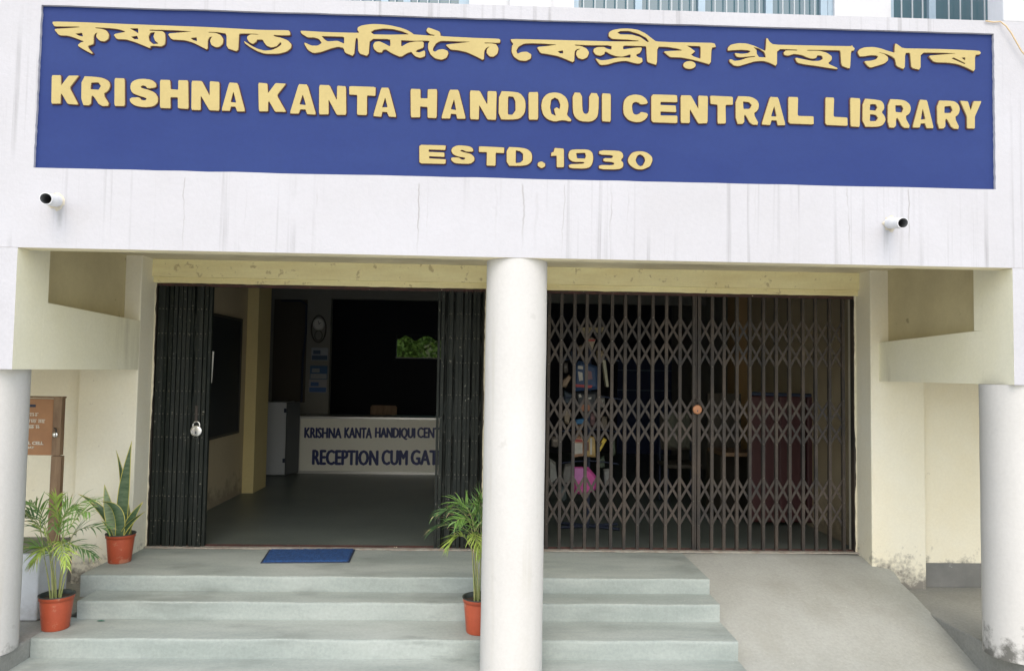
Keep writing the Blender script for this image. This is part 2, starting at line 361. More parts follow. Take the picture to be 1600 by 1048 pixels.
# round the recess' right corners a little by hand: keep straight edges, slight waviness
def lerp(a, b, t): return (a[0]+(b[0]-a[0])*t, a[1]+(b[1]-a[1])*t)
NS = 40; rnd = random.Random(11)
inner = []; outer = []
for s_ in range(4):
    for k in range(NS):
        t = k/NS; p = lerp(i_[s_], i_[(s_+1) % 4], t); q = lerp(o_[s_], o_[(s_+1) % 4], t)
        j = 0 if k == 0 else .002
        inner.append((p[0]+rnd.uniform(-j, j), p[1]+rnd.uniform(-j, j))); outer.append(q)
n = len(inner)
vs = [(a, YF, b) for a, b in outer]+[(a, YF, b) for a, b in inner]+[(a, YF+R, b) for a, b in inner]
fs = [[i, (i+1) % n, n+(i+1) % n, n+i] for i in range(n)]+[[n+i, n+(i+1) % n, 2*n+(i+1) % n, 2*n+i] for i in range(n)]
f.add(vs, fs)
f.add([(X0,YB,ZFB),(X1,YB,ZFB),(X1,YB,ZTOP),(X0,YB,ZTOP)], [[0,1,2,3]])
f.add([(X0,YF,ZFB),(X1,YF,ZFB),(X1,YB,ZFB),(X0,YB,ZFB)], [[0,1,2,3]], 1)
f.add([(X0,YF,ZTOP),(X1,YF,ZTOP),(X1,YB+.1,ZTOP),(X0,YB+.1,ZTOP)], [[0,1,2,3]])
f.build('fascia', [WHITE2, CREAM], bld)
# piers beside the sign that run up past the parapet
xpr = P(1568, 40, Y=YF).x
for (a, b) in ((-5.2, c_tl.x-.12), (xpr, 5.2)):
    m = MB(); m.box(a, b, YF-.004 if a > 0 else YF-.003, YF+.16, ZTOP-.10 if False else ZTOP-.002, 5.2); m.build('parapet_pier', UPW, bld, bevel=.01)
# front walls above the outer columns
for (a, b) in ((-5.2, XL), (XR2, 5.2)):
    m = MB(); m.box(a, b, YF, YF+.30, ZSB, ZFB-.0015); ix = 3 if a < 0 else 5
    m.m = [0, 0, 0, 1, 0, 1]; m.m[0] = 1
    m.build('front_wall', [WHITE, BEAMW], bld)
for (a, b) in ((-5.2, XL), (XR2, 5.2)):
    m = MB(); m.box(a, b, YB+.001, YF+.30, ZFB-.001, ZC+.1); m.build('front_wall', BEAMW, bld)
# side beams with recessed panels
def side(sgn, xf, off, ur, vr, name='side_beam'):
    pr_ = P(ur, vr, X=xf); yr, zr = pr_.y, pr_.z
    m = MB(); xo = xf+sgn*.40; xi = xf+sgn*off
    ar = lambda a, b: (min(a, b), max(a, b))
    a_, b_ = ar(xf, xo); zb2 = zr-.035
    m.hexa([(a_,YF+.301,ZSB),(b_,YF+.301,ZSB),(b_,YP-.002,ZSB),(a_,YP-.002,ZSB)], [(a_,YF+.301,zr+.0003),(b_,YF+.301,zr+.0003),(b_,YP-.002,zb2),(a_,YP-.002,zb2)])   # low beam
    m.box(*ar(xf, xo), YF+.301, yr, zr+.0005, ZC+.1)           # front post
    o1 = m.build(name, BEAMW, bld)
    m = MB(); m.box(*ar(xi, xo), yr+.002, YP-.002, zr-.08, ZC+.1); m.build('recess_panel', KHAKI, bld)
    # beam end face seen under the fascia
side(-1, XL, .135, 75, 473); side(1, XR2, .085, 1522, 517)
# outer face of the front wall on the opening side, continuing up behind the fascia is part of side beam
# pilasters beside the gates
xpl0 = P(117, 740, Y=YP).x; xpr1 = P(1446.5, 800, Y=YP).x
m = MB(); m.box(xpl0, XL, YP, YG+.12, Z2-.05, ZC+.1); m.build('pilaster', CREAMW, bld, bevel=.008)
m = MB(); m.box(XR-.045, xpr1, YP, YG+.12, Z2-.05, ZC+.1); m.build('pilaster', CREAMW, bld, bevel=.008)
# side bay walls
YW = 6.47
m = MB(); m.box(-6, xpl0-.001, YW, YW+.15, Z2-.05, ZC+.1); m.build('wall', CREAMW, bld)
m = MB(); m.box(xpr1+.001, 6, YW, YW+.15, Z2-.05, ZC+.1); m.build('wall', CREAMW, bld)
zsk = P(1490, 879, Y=YW).z
m = MB(); m.box(xpr1+.002, 6, YW-.012, YW+.01, Z2, zsk); m.build('skirting', SKIRT, bld, bevel=.004)
m = MB(); m.box(-6, xpl0-.002, YW-.012, YW+.01, Z2, zsk); m.build('skirting', SKIRT, bld, bevel=.004)
# porch ceiling, side bay ceilings
m = MB(); m.box(XL-.4, XR2+.4, YB+.001, YG+.1, ZC, ZC+.12); m.build('ceiling', CEIL, bld)
for (a, b) in ((-6, XL-.401), (XR2+.401, 6)):
    m = MB(); m.box(a, b, YF+.302, YW+.2, 1.9, 2.0); m.build('ceiling', CREAM, bld)
m = MB(); m.box(-6.2, -6, 4.5, 6.6, ZG, 3); m.build('wall', CREAMW, bld)
m = MB(); m.box(6, 6.2, 4.5, 6.6, ZG, 3); m.build('wall', CREAMW, bld)
# lintels: a projecting band and a thin lower band, per doorway; irregular lower edge
XM0, XM1 = P(756.5, 700, Y=YG).x+.0, P(838, 700, Y=YG).x
def lintel(x0, x1, seed):
    rnd = random.Random(seed); m = MB()
    m.box(x0, x1, YL, YG+.14, ZGT+.045, ZC-.001)
    m.box(x0, x1, YL+.03, YG+.12, ZGT+.0, ZGT+.044)
    n_ = 70; vs = []
    for i in range(n_+1):
        x = x0+.002+(x1-x0-.004)*i/n_; vs += [(x, YL+.026, ZGT+.02), (x, YL+.026, ZGT-.004-rnd.random()**2*.006), (x, YL+.05, ZGT-.004)]
    m.add(vs, [[i*3+j, (i+1)*3+j, (i+1)*3+j+1, i*3+j+1] for i in range(n_) for j in range(2)])
    m.build('lintel', LINT, bld)
lintel(XL+.001, XM1-.05, 1); lintel(XM1-.0495, XR-.046, 2)
# middle pier between the doorways
m = MB(); m.box(XM0, XM1, YP+.06, YG+.2, 0, ZGT-.003); m.build('pier', CREAM, bld, bevel=.005)
# chipped plaster margins beside the gates
def margin(x, sgn, z0, z1, seed, w_=.012):
    rnd = random.Random(seed); m = MB(); n_ = 80; vs = []; a = .5
    for i in range(n_+1):
        a = min(1, max(0, a+rnd.uniform(-.35, .35)))
        z = z0+(z1-z0)*i/n_; vs += [(x-sgn*.004, YG-.034, z), (x+sgn*(.004+w_*a), YG-.034, z), (x+sgn*(.004+w_*a), YG-.02, z)]
    m.add(vs, [[i*3+j, (i+1)*3+j, (i+1)*3+j+1, i*3+j+1] for i in range(n_) for j in range(2)])
    m.build('plaster_margin', PLASTER, bld)
margin(XL, 1, 0, ZGT, 1); margin(XR-.045, -1, 0, ZGT, 2); margin(XM0, -1, 0, ZGT, 3)
# ---- hall inside
XW = -3.0784; YBK = 12.25; ZH = 3.0
yb_a, yb_b = 9.5154, 10.05
def part(name, mt, *b, bevel=0):
    m = MB(); m.box(*b); return m.build(name, mt, bld, bevel=bevel)
part('hall_wall', IWALL, XW-.15, XW, YG+.1, yb_a, 0, ZH)
part('hall_pilaster', IYEL, XW-.15, XW+.14, yb_a+.001, yb_b, 0, ZH)
part('hall_wall', IGREY, -5.2, -5.0, yb_b, YBK+2, 0, ZH)
part('hall_wall', IGREY, -5.0, XW-.15, yb_b-.2, yb_b-.1, 0, ZH)
part('hall_ceiling', ICEIL, -5.2, 5.2, YG+.141, 16, ZH, ZH+.1)
XRW = 3.44
part('hall_wall', IWALL, XRW, XRW+.15, YG+.1, 9.7, 0, ZH)
part('hall_pilaster', mat('hall_pilaster_brown', (.36,.24,.11), .8), XRW-.14, XRW+.15, 9.701, 10.1, 0, ZH)
part('hall_wall', IGREY, XRW+.2, XRW+.35, 10.1, 15.5, 0, ZH)
# wall behind the counter with the wide opening
xo0 = P(515, 560, Y=YBK).x; zo = P(600, 468, Y=YBK).z
part('hall_wall', IGREY, -5.0, xo0, YBK, YBK+.15, 0, ZH)
part('hall_lintel', IGREY, xo0+.001, XRW+.2, YBK+.001, YBK+.15, zo, ZH)
# far dark wall; its one window is added in place of a glass reflection
YFW = 14.6
wx0, wx1 = P(619, 540, Y=YFW).x, P(712, 540, Y=YFW).x; wz0, wz1 = P(650, 560, Y=YFW).z, P(650, 523, Y=YFW).z
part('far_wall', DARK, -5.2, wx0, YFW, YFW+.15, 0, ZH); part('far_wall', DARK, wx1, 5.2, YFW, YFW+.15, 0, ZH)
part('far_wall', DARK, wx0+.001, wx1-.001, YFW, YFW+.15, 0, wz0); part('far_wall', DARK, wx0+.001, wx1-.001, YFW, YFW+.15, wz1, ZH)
wf = part('window', mat('stand_in_window_sill', (.6,.6,.58), .6), wx0+.002, wx1-.002, YFW-.02, YFW+.10, wz0+.001, wz0+.018)  # added window, its sill drawing the pale lower line of the reflection
_m = MB(); _k = 24; _vs = []
for _i in range(_k+1):
    _x = wx0+.01+(wx1-wx0-.02)*_i/_k; _t = abs(math.sin(_i*math.pi/9+.5))
    _vs += [(_x, YFW+.03, wz1-.002), (_x, YFW+.03+.01*math.sin(_i*1.9), wz1-.02-.11*(1-_t)-.03*(_i/_k < .1))]
_m.add(_vs, [[2*_i, 2*_i+1, 2*_i+3, 2*_i+2] for _i in range(_k)]); _o = _m.build('reflection_edge', DARK, wf); _sm = _o.modifiers.new('thickness', 'SOLIDIFY'); _sm.thickness = .006  # added scalloped strip that gives the reflection patch its rounded top
_m = MB(); _m.box(wx0+.003, wx1-.003, YFW+.11, YFW+.114, wz0+.001, wz1-.001); _m.build('pane', TINT, wf)  # added pane, only there to dim the green patch
part('roof_slab', UPW, -5.4, 5.4, YG+.15, 16.2, ZH+.101, ZH+.25)
part('outer_wall', UPW, -5.4, -5.21, YG+.2, 16, ZG, ZH+.1); part('outer_wall', UPW, 5.21, 5.4, YG+.2, 16, ZG, ZH+.1)
part('front_inner_wall', IWALL, -5.2, XL-.02, YG+.125, YG+.2, 0, ZH); part('front_inner_wall', IWALL, XR, 5.2, YG+.125, YG+.2, 0, ZH)
part('front_inner_wall', IWALL, XL, XR, YG+.16, YG+.22, ZGT+.03, ZH)
# ---- upper storey behind the parapet
YU = 5.75
def uw(u, v=10): return P(u, v, Y=YU).x
zt0 = ZTOP-.4
spans = [(-5.2, uw(478)), (uw(733), uw(897)), (uw(1304), uw(1392)), (uw(1576), 5.6)]
for a, b in spans: part('upper_wall', UPW, a, b, YU, YU+.15, zt0, 5.4)
part('upper_wall', UPW, -5.2, 5.6, YU+.001, YU+.149, 5.4, 6.4)
part('terrace_slab', LEDGE, -5.2, 5.4, YB+.002, YU+.6, zt0-.15, zt0)
part('upper_wall', UPW, uw(800)-.02, uw(860), YU-.06, YU-.001, zt0, 5.4)
def window(ua, ub, mull, bars, dark=False):
    a, b = uw(ua), uw(ub); z0, z1 = zt0+.2, 5.3
    wn = MB(); d0, d1 = YU+.03, YU+.08
    wn.box(a, a+.04, d0, d1, z0, z1); wn.box(b-.04, b, d0, d1, z0, z1)
    wn.box(a+.041, b-.041, d0, d1, z1-.05, z1); wn.box(a+.041, b-.041, d0, d1, z0, z0+.05)
    wo = wn.build('window', FRAMEB, bld)
    part('upper_wall', UPW, a, b, YU, YU+.15, zt0, z0-.001)
    for u_ in mull:
        mm = MB(); x = uw(u_); mm.box(x-.028, x+.028, d0-.004, d1+.002, z0+.051, z1-.051); mm.build('mullion', FRAMEB, wo)
    gm = MB(); gm.box(a+.03, b-.03, YU+.06, YU+.066, z0, z1); gm.build('pane', GLASS, wo)
    bm0 = None
    for u_ in bars:
        x = uw(u_)
        bb = MB(); bb.box(x-.0045, x+.0045, YU+.010, YU+.019, z0, z1); bb.build('bar', GRILL, wo)
    for zz in (z0+.35, z0+1.0):
        bb = MB(); bb.box(a+.01, b-.01, YU+.0201, YU+.026, zz, zz+.02); bb.build('bar', GRILL, wo)
window(478, 733, (600, 635, 722), (495, 512, 529, 546, 563, 582, 617, 652, 668, 685, 702))
window(897, 1304, (999, 1098, 1204, 1290), (912, 930, 947, 964, 981, 1015, 1033, 1050, 1066, 1083, 1118, 1136, 1154, 1171, 1187, 1224, 1242, 1258, 1274))
window(1392, 1576, (1460,), (1410, 1427, 1443, 1484, 1502, 1520, 1540))
part('roof_slab', UPW, -5.2, 5.6, YU+.15, YU+5, 5.45, 5.6)
part('room_back', CURT, -5.2, 5.4, YU+.5, YU+.55, zt0, 5.4)
finish(bld)

# ------------------------------------------------------------------ columns
def column(u0, label, zb, zt, r=.203, Yc=YF+.205, x=None, seed=0, dz=(-.3,.1), da=.85):
    x = x if x is not None else P(u0, 700, Y=Yc).x
    prof_ = [(r+.001, zb), (r+.001, zb+.03)]
    rnd = random.Random(seed)
    nz = 14
    pr_ = [(r*(1+.004*math.sin(i*1.7+seed)), zb+(zt-zb)*i/nz) for i in range(nz+1)]
    m = MB(); m.lathe(pr_, (x, Yc, 0), 64)
    o = m.build('column', colw('white_column_paint', dz, da)); tag(o, label, 'column', 'round white columns of the porch')
    return x
column(803.5, 'full height white column in the middle of the porch, standing between the two doorways', Z3-.02, ZFB-.001, r=.203, x=XCOL, seed=1, dz=(-.5,-.2), da=.5)
xcl = P(40, 620, Y=YF+.205).x-.203*1.02; xcr = P(1537, 640, Y=YF+.205).x+.203*1.045
column(0, 'shorter white column beside the brown wooden box, its foot mossy', Z2-.003, ZSB-.001, x=xcl, seed=2, dz=(-.38,.0))
column(0, 'shorter white column to the right of the ramp with a scuffed and peeling foot', Z2-.003, ZSB-.001, x=xcr, seed=3, dz=(-.30,.12), da=1.0)

# ------------------------------------------------------------------ signboard
sign = empty('signboard', (0, YF, 3.3), 'blue painted signboard over the porch with raised yellow lettering in two scripts', 'signboard')
YS = YF+R-.002
m = MB(); m.hexa([(c_bl.x-.02,YS,c_bl.z-.02),(c_br.x+.02,YS,c_br.z-.02),(c_br.x+.02,YS+.03,c_br.z-.02),(c_bl.x-.02,YS+.03,c_bl.z-.02)],
                 [(c_tl.x-.02,YS,c_tl.z+.02),(c_tr.x+.02,YS,c_tr.z+.02),(c_tr.x+.02,YS+.03,c_tr.z+.02),(c_tl.x-.02,YS+.03,c_tl.z+.02)])
# keep the board just inside the recess walls
board = m.build('board', BLUE, sign)
def chaikin(pts, q=.2, it=1):
    for _ in range(it):
        out = []
        for i in range(len(pts)):
            a, b = pts[i], pts[(i+1) % len(pts)]
            out.append((a[0]*(1-q)+b[0]*q, a[1]*(1-q)+b[1]*q)); out.append((a[0]*q+b[0]*(1-q), a[1]*q+b[1]*(1-q)))
        pts = out
    return pts
def flat_letter(name, polys, yfront, depth, mt, parent, off=0.0, bev=0.0):
    """polys: closed outlines in (x, z); holes by even-odd"""
    cu = bpy.data.curves.new(name, 'CURVE'); cu.dimensions = '2D'; cu.fill_mode = 'BOTH'
    cu.extrude = depth/2; cu.offset = off; cu.bevel_depth = bev; cu.bevel_resolution = 1
    for p in polys:
        sp = cu.splines.new('POLY'); sp.points.add(len(p)-1)
        for i, (a, b) in enumerate(p): sp.points[i].co = (a, b, 0, 1)
        sp.use_cyclic_u = True
    tmp = bpy.data.objects.new(name, cu); COL.objects.link(tmp)
    dg = bpy.context.evaluated_depsgraph_get()
    me = bpy.data.meshes.new_from_object(tmp.evaluated_get(dg)); bpy.data.objects.remove(tmp); bpy.data.curves.remove(cu)
    me.transform(Matrix(((1,0,0,0),(0,0,-1,yfront+depth/2),(0,1,0,0),(0,0,0,1))))
    me.materials.clear(); me.materials.append(mt); me.name = name
    o = bpy.data.objects.new(name, me); COL.objects.link(o); o.parent = parent
    return o
LD = .015
def put_letter(name, px_polys, rnd_q=.16, it=1):
    W = []
    for k_, pl in enumerate(px_polys):
        pl = [(lambda w_: (w_.x, w_.z))(P(u, v, Y=YS-LD)) for (u, v) in pl]
        if k_:
            cx, cz = sum(p[0] for p in pl)/len(pl), sum(p[1] for p in pl)/len(pl)
            big = max(max(p[0] for p in pl)-min(p[0] for p in pl), .001); g_ = 1+.008/big
            pl = [(cx+(p[0]-cx)*g_, cz+(p[1]-cz)*(g_+.22)) for p in pl]
        W.append(chaikin(pl, rnd_q if not k_ else .08, it))
    o = flat_letter(name, W, YS-LD, LD-.004, YEL, sign)
    try: flat_letter('letter_outline', W, YS-.0015, .001, MAROON, o, bev=.0055)
    except Exception: pass
K = 6.957
def T(off, pts): return [(off[0]+x/K, off[1]+y/K) for x, y in pts]
A_, B_, C_, D_, E_, F_, G_, H_ = (70,20),(280,25),(465,25),(600,35),(790,35),(920,35),(1125,45),(1310,45)
w1 = T(A_, [(85,97),(400,105),(800,122),(1200,137),(1440,146)]) + T(B_, [(280,122),(580,138),(900,155),(1185,157),(1203,175),(1208,212),(1105,212),(1020,207),(1035,225),(1110,240),(1180,268),(1220,310),(1215,350),(1170,388),(1080,412),(930,412),(850,385),(770,340),(712,297),(706,275),(730,290),(790,330),(860,362),(930,380),(1010,372),(1070,345),(1108,315),(1112,295),(1098,288),(1085,300),(1060,330),(1000,345),(950,325),(920,285),(908,258),(845,258),(838,280),(800,307),(760,285),(738,250),(740,225),(775,202),(870,207),(840,197),(760,193),(650,193),(648,240),(640,390),(515,350),(515,195),(450,182),(400,177),(315,176),(318,184),(400,187),(450,210),(478,250),(475,300),(440,335),(400,342),(350,318),(335,275),(345,245),(362,225),(330,230),(310,265),(308,370),(240,335),(150,290),(60,265),(0,262)]) \
   + T(A_, [(1375,290),(1335,228)]) + T(B_, [(0,183),(150,172),(0,160)]) + T(A_, [(1300,188),(1140,186),(1135,197),(1200,200),(1280,203),(1305,225),(1310,280),(1305,345),(1265,368),(1190,360),(1148,362),(1145,388),(1080,360),(980,320),(880,290),(780,288),(745,235),(888,208),(800,180),(720,170),(600,163),(545,162),(548,170),(620,178),(670,195),(697,240),(690,285),(650,312),(600,308),(560,270),(560,240),(575,215),(545,228),(530,260),(530,320),(525,343),(465,362),(480,395),(520,440),(510,447),(430,405),(365,365),(360,352),(390,325),(430,315),(330,275),(250,250),(155,247),(108,190),(110,178),(250,170),(385,160),(365,152),(200,150),(105,150),(85,120)])
h1 = [T(A_, [(340,232),(400,225),(410,255),(370,248)]), T(A_, [(930,177),(1010,177),(1012,217),(980,200)]), T(A_, [(945,265),(1000,258),(1012,285),(975,285)]),
      T(A_, [(1195,230),(1150,235),(1132,265),(1140,300),(1180,328),(1230,322),(1195,300),(1180,265)]), T(B_, [(130,245),(185,240),(188,270),(155,262)])]
w2 = T(C_, [(40,162),(300,178),(640,186),(670,183),(650,155),(655,125),(700,105),(800,90),(900,92),(1000,103),(1120,130),(1190,155),(1240,185),(1262,203),(1310,207),(1480,218),(1500,210),(1440,200),(1400,165),(1410,135),(1430,130),(1540,170),(1552,195),(1553,222)]) \
   + T(D_, [(800,162),(1000,172),(1250,180),(1265,195),(1260,222),(1230,225),(1090,220),(1095,232),(1160,230),(1220,240),(1245,285),(1235,340),(1190,375),(1150,372),(1115,335),(1118,295),(1150,262),(1110,280),(1090,310),(1085,415),(1000,370),(900,325),(800,303),(725,298),(672,248),(700,240),(850,225),(945,212),(850,210),(720,205),(620,202),(570,225),(535,275),(530,310),(555,322),(590,300),(640,292),(690,310),(700,340),(680,385),(630,408),(560,395),(505,350),(480,290),(480,235),(500,203),(430,200),(330,203),(190,195)]) \
   + T(C_, [(1125,270),(1125,338),(1200,295),(1280,280),(1370,280),(1370,345),(1300,370),(1280,390),(1320,400),(1375,378),(1385,385),(1385,440),(1330,457),(1280,440),(1250,410),(1235,390),(1190,405),(1120,448),(1030,410),(960,365),(930,370),(915,398),(870,395),(830,360),(820,320),(840,285),(890,278),(940,300),(1005,335),(1010,300),(1005,252),(785,250),(770,440),(660,405),(655,243),(630,243),(612,440),(515,400),(500,350),(440,335),(360,355),(250,395),(170,405),(110,370),(75,310),(75,290),(150,325),(220,325),(265,295),(230,250),(180,235),(110,235),(45,195),(32,172)])
h2 = [T(C_, [(265,228),(500,235),(500,295),(430,270),(330,275),(300,260)]), T(C_, [(800,175),(840,155),(930,145),(1030,150),(1130,170),(1210,198),(1000,200),(830,196)])]
w3 = T(E_, [(58,182),(400,190),(800,200),(1150,210)]) + T(F_, [(545,210),(540,200),(400,187),(320,185),(250,180),(215,150),(220,110),(260,85),(350,70),(450,70),(540,85),(620,125),(690,180),(730,210),(900,218),(1150,222),(1365,225),(1383,270),(1335,275),(1325,462),(1220,430),(1100,400),(1000,382),(890,380),(860,360),(812,318),(900,312),(1025,308),(960,285),(850,268),(745,265),(740,465),(690,450),(635,430),(630,350),(625,265),(610,260),(500,257),(375,252),(372,297),(420,290),(500,278),(575,275),(575,300),(555,335),(515,350),(520,370),(550,385),(580,390),(585,430),(545,452),(480,440),(410,420),(350,422),(280,435),(200,460),(125,465),(90,420),(75,392),(130,415),(200,410),(300,387),(380,384),(455,388),(455,348),(400,365),(360,375),(300,370),(240,350),(190,320),(175,320),(170,345),(130,365),(80,355),(50,320),(55,290),(90,272),(165,270),(200,290),(248,300),(248,251)]) \
   + T(E_, [(900,250),(750,243),(755,255),(820,260),(880,285),(908,330),(890,380),(840,403),(790,390),(765,350),(775,310),(815,290),(780,290),(750,315),(745,440),(640,395),(560,365),(450,345),(380,335),(345,280),(355,268),(450,260),(570,244),(400,232),(280,228),(200,232),(140,265),(115,310),(130,345),(170,325),(230,320),(280,350),(275,395),(220,420),(150,415),(90,375),(65,320),(70,260),(85,235),(60,205)])
h3 = [T(E_, [(570,320),(620,312),(622,335),(595,335)]), T(F_, [(315,120),(350,105),(440,105),(540,130),(620,165),(650,200),(630,202),(560,160),(470,138),(350,135)]), T(F_, [(1070,270),(1210,275),(1210,380),(1140,360),(1115,345),(1155,318),(1110,290)])]
dot = T(F_, [(1095+68*math.cos(a), 465+42*math.sin(a)) for a in [k*math.pi/8 for k in range(16)]])
w4 = T(G_, [(85,240),(88,205),(120,175),(200,158),(290,162),(380,190),(450,225),(495,245),(500,200),(505,105),(520,108),(535,140),(580,175),(900,182),(1200,188),(1430,192),(1437,180),(1442,195),(1465,215),(1455,240),(1425,240),(1415,430),(1385,428),(1320,400),(1310,240),(1290,235),(1150,233),(945,231),(948,241),(1080,242),(1160,262),(1215,300),(1215,340),(1170,380),(1280,430),(1275,440),(1200,430),(1050,405),(930,390),(840,370),(815,315),(900,332),(1000,352),(1080,352),(1120,330),(1110,295),(1060,288),(1045,320),(1000,328),(940,310),(900,290),(850,280),(800,275),(740,295),(700,285),(692,260),(715,238),(770,238),(840,240),(840,228),(620,220),(620,410),(540,370),(470,350),(380,355),(280,385),(200,408),(150,400),(105,360),(103,335),(125,335),(160,352),(220,345),(300,317),(385,307),(380,298),(320,303),(220,312),(180,305),(160,265),(230,275),(300,268),(335,250),(310,235),(230,230),(130,235)])
h4 = [T(G_, [(368,213),(430,228),(480,258),(494,300),(425,298),(402,270),(400,240)])]
w5 = T(H_, [(210,255),(230,225),(290,203),(380,200),(460,215),(530,240),(615,265),(612,215),(620,162),(640,170),(700,215),(900,218),(1200,225),(1530,240),(1550,262),(1540,280),(1485,285),(1485,470),(1400,425),(1300,385),(1200,370),(1040,365),(978,295),(1100,285),(1300,270),(1100,262),(895,260),(893,450),(795,425),(788,350),(780,262),(725,265),(722,445),(630,405),(618,330),(580,300),(520,275),(445,258),(440,262),(500,278),(540,310),(540,345),(500,380),(350,425),(320,405),(280,355),(350,350),(410,335),(435,305),(410,290),(340,290),(290,300),(230,302)])
h5 = [T(H_, [(1235,330),(1260,322),(1375,370),(1370,380)]), T(H_, [(1345,320),(1375,318),(1375,340)])]
put_letter('lettering', [w1]+h1); put_letter('lettering', [w2]+h2); put_letter('lettering', [w3]+h3)
put_letter('lettering', [dot]); put_letter('lettering', [w4]+h4); put_letter('lettering', [w5]+h5)
def ell(cx, cy, rx, ry, n=20, a0=0): return [(cx+rx*math.cos(a0+2*math.pi*k/n), cy+ry*math.sin(a0+2*math.pi*k/n)) for k in range(n)]
GL = {
'I': [[(0,0),(1,0),(1,1),(0,1)]],
'H': [[(0,0),(.36,0),(.36,.34),(.64,.34),(.64,0),(1,0),(1,1),(.64,1),(.64,.62),(.36,.62),(.36,1),(0,1)]],
'N': [[(0,0),(.38,0),(.66,.5),(.66,0),(1,0),(1,1),(.66,1),(.34,.48),(.34,1),(0,1)]],
'K': [[(0,0),(.33,0),(.33,.36),(.62,0),(1,0),(.66,.42),(1,1),(.6,1),(.38,.62),(.33,.68),(.33,1),(0,1)]],
'A': [[(.34,0),(.68,0),(1,1),(.66,1),(.6,.84),(.4,.84),(.34,1),(0,1)], [(.5,.40),(.59,.65),(.41,.65)]],
'T': [[(0,0),(1,0),(1,.3),(.68,.3),(.68,1),(.32,1),(.32,.3),(0,.3)]],
'E': [[(0,0),(1,0),(1,.25),(.36,.25),(.36,.38),(.95,.38),(.95,.61),(.36,.61),(.36,.75),(1,.75),(1,1),(0,1)]],
'L': [[(0,0),(.38,0),(.38,.7),(1,.7),(1,1),(0,1)]],
'R': [[(0,0),(.5,0),(.76,.03),(.95,.14),(1,.3),(.94,.48),(.74,.6),(1,1),(.64,1),(.42,.66),(.35,.66),(.35,1),(0,1)], [(.35,.23),(.58,.23),(.66,.32),(.58,.42),(.35,.42)]],
'B': [[(0,0),(.5,0),(.8,.04),(.94,.16),(.95,.33),(.83,.47),(.98,.6),(1,.78),(.86,.96),(.6,1),(0,1)], [(.34,.22),(.56,.22),(.62,.3),(.56,.38),(.34,.38)], [(.34,.59),(.58,.59),(.66,.68),(.58,.77),(.34,.77)]],
'D': [[(0,0),(.45,0),(.78,.05),(.96,.25),(1,.5),(.96,.76),(.78,.95),(.45,1),(0,1)], [(.37,.27),(.52,.28),(.61,.4),(.61,.62),(.52,.73),(.37,.74)]],
'Y': [[(0,0),(.36,0),(.5,.36),(.64,0),(1,0),(.68,.58),(.68,1),(.32,1),(.32,.58)]],
'U': [[(0,0),(.36,0),(.36,.6),(.41,.72),(.5,.75),(.59,.72),(.64,.6),(.64,0),(1,0),(1,.66),(.92,.88),(.7,1),(.3,1),(.08,.88),(0,.66)]],
'C': [[(.98,.33),(.68,.37),(.62,.3),(.5,.27),(.4,.32),(.36,.42),(.36,.6),(.42,.7),(.52,.74),(.64,.7),(.7,.62),(1,.68),(.92,.86),(.72,.98),(.46,1),(.2,.94),(.04,.74),(0,.5),(.04,.24),(.2,.06),(.46,0),(.74,.02),(.92,.14)]],
'S': [[(.95,.3),(.64,.33),(.57,.25),(.45,.24),(.39,.29),(.44,.34),(.66,.38),(.88,.46),(1,.62),(.98,.82),(.82,.96),(.5,1),(.18,.96),(.03,.82),(0,.68),(.34,.66),(.41,.75),(.54,.77),(.62,.71),(.56,.65),(.3,.59),(.1,.5),(.02,.32),(.08,.14),(.26,.02),(.5,0),(.78,.03),(.92,.15)]],
'Q': [[(.45,0),(.66,.03),(.84,.17),(.91,.4),(.89,.64),(.84,.76),(1,.93),(.94,1),(.8,.97),(.66,.95),(.45,1),(.22,.95),(.06,.78),(0,.52),(.05,.22),(.22,.04)], [(.46,.25),(.56,.3),(.61,.43),(.6,.56),(.5,.5),(.42,.56),(.48,.72),(.36,.68),(.31,.52),(.34,.32)]],
'0': [ell(.5,.5,.5,.5,18), ell(.5,.5,.17,.24,12)],
'1': [[(.3,0),(1,0),(1,1),(.45,1),(.45,.38),(0,.42),(0,.26),(.2,.2)]],
'9': [[(.2,0),(.8,0),(.97,.12),(1,.4),(.97,.72),(.86,.92),(.66,1),(.04,1),(.02,.79),(.5,.78),(.62,.72),(.64,.65),(.2,.65),(.03,.54),(0,.32),(.04,.1)], [(.34,.22),(.66,.22),(.68,.34),(.65,.44),(.36,.44)]],
'3': [[(.02,0),(.8,0),(.96,.1),(1,.3),(.88,.49),(1,.62),(.98,.86),(.8,1),(0,1),(0,.78),(.56,.78),(.64,.69),(.57,.6),(.2,.6),(.2,.41),(.54,.41),(.6,.32),(.54,.23),(.02,.23)]],
'.': [ell(.5,.5,.5,.5,14)]}
Z_ = 1/2.857
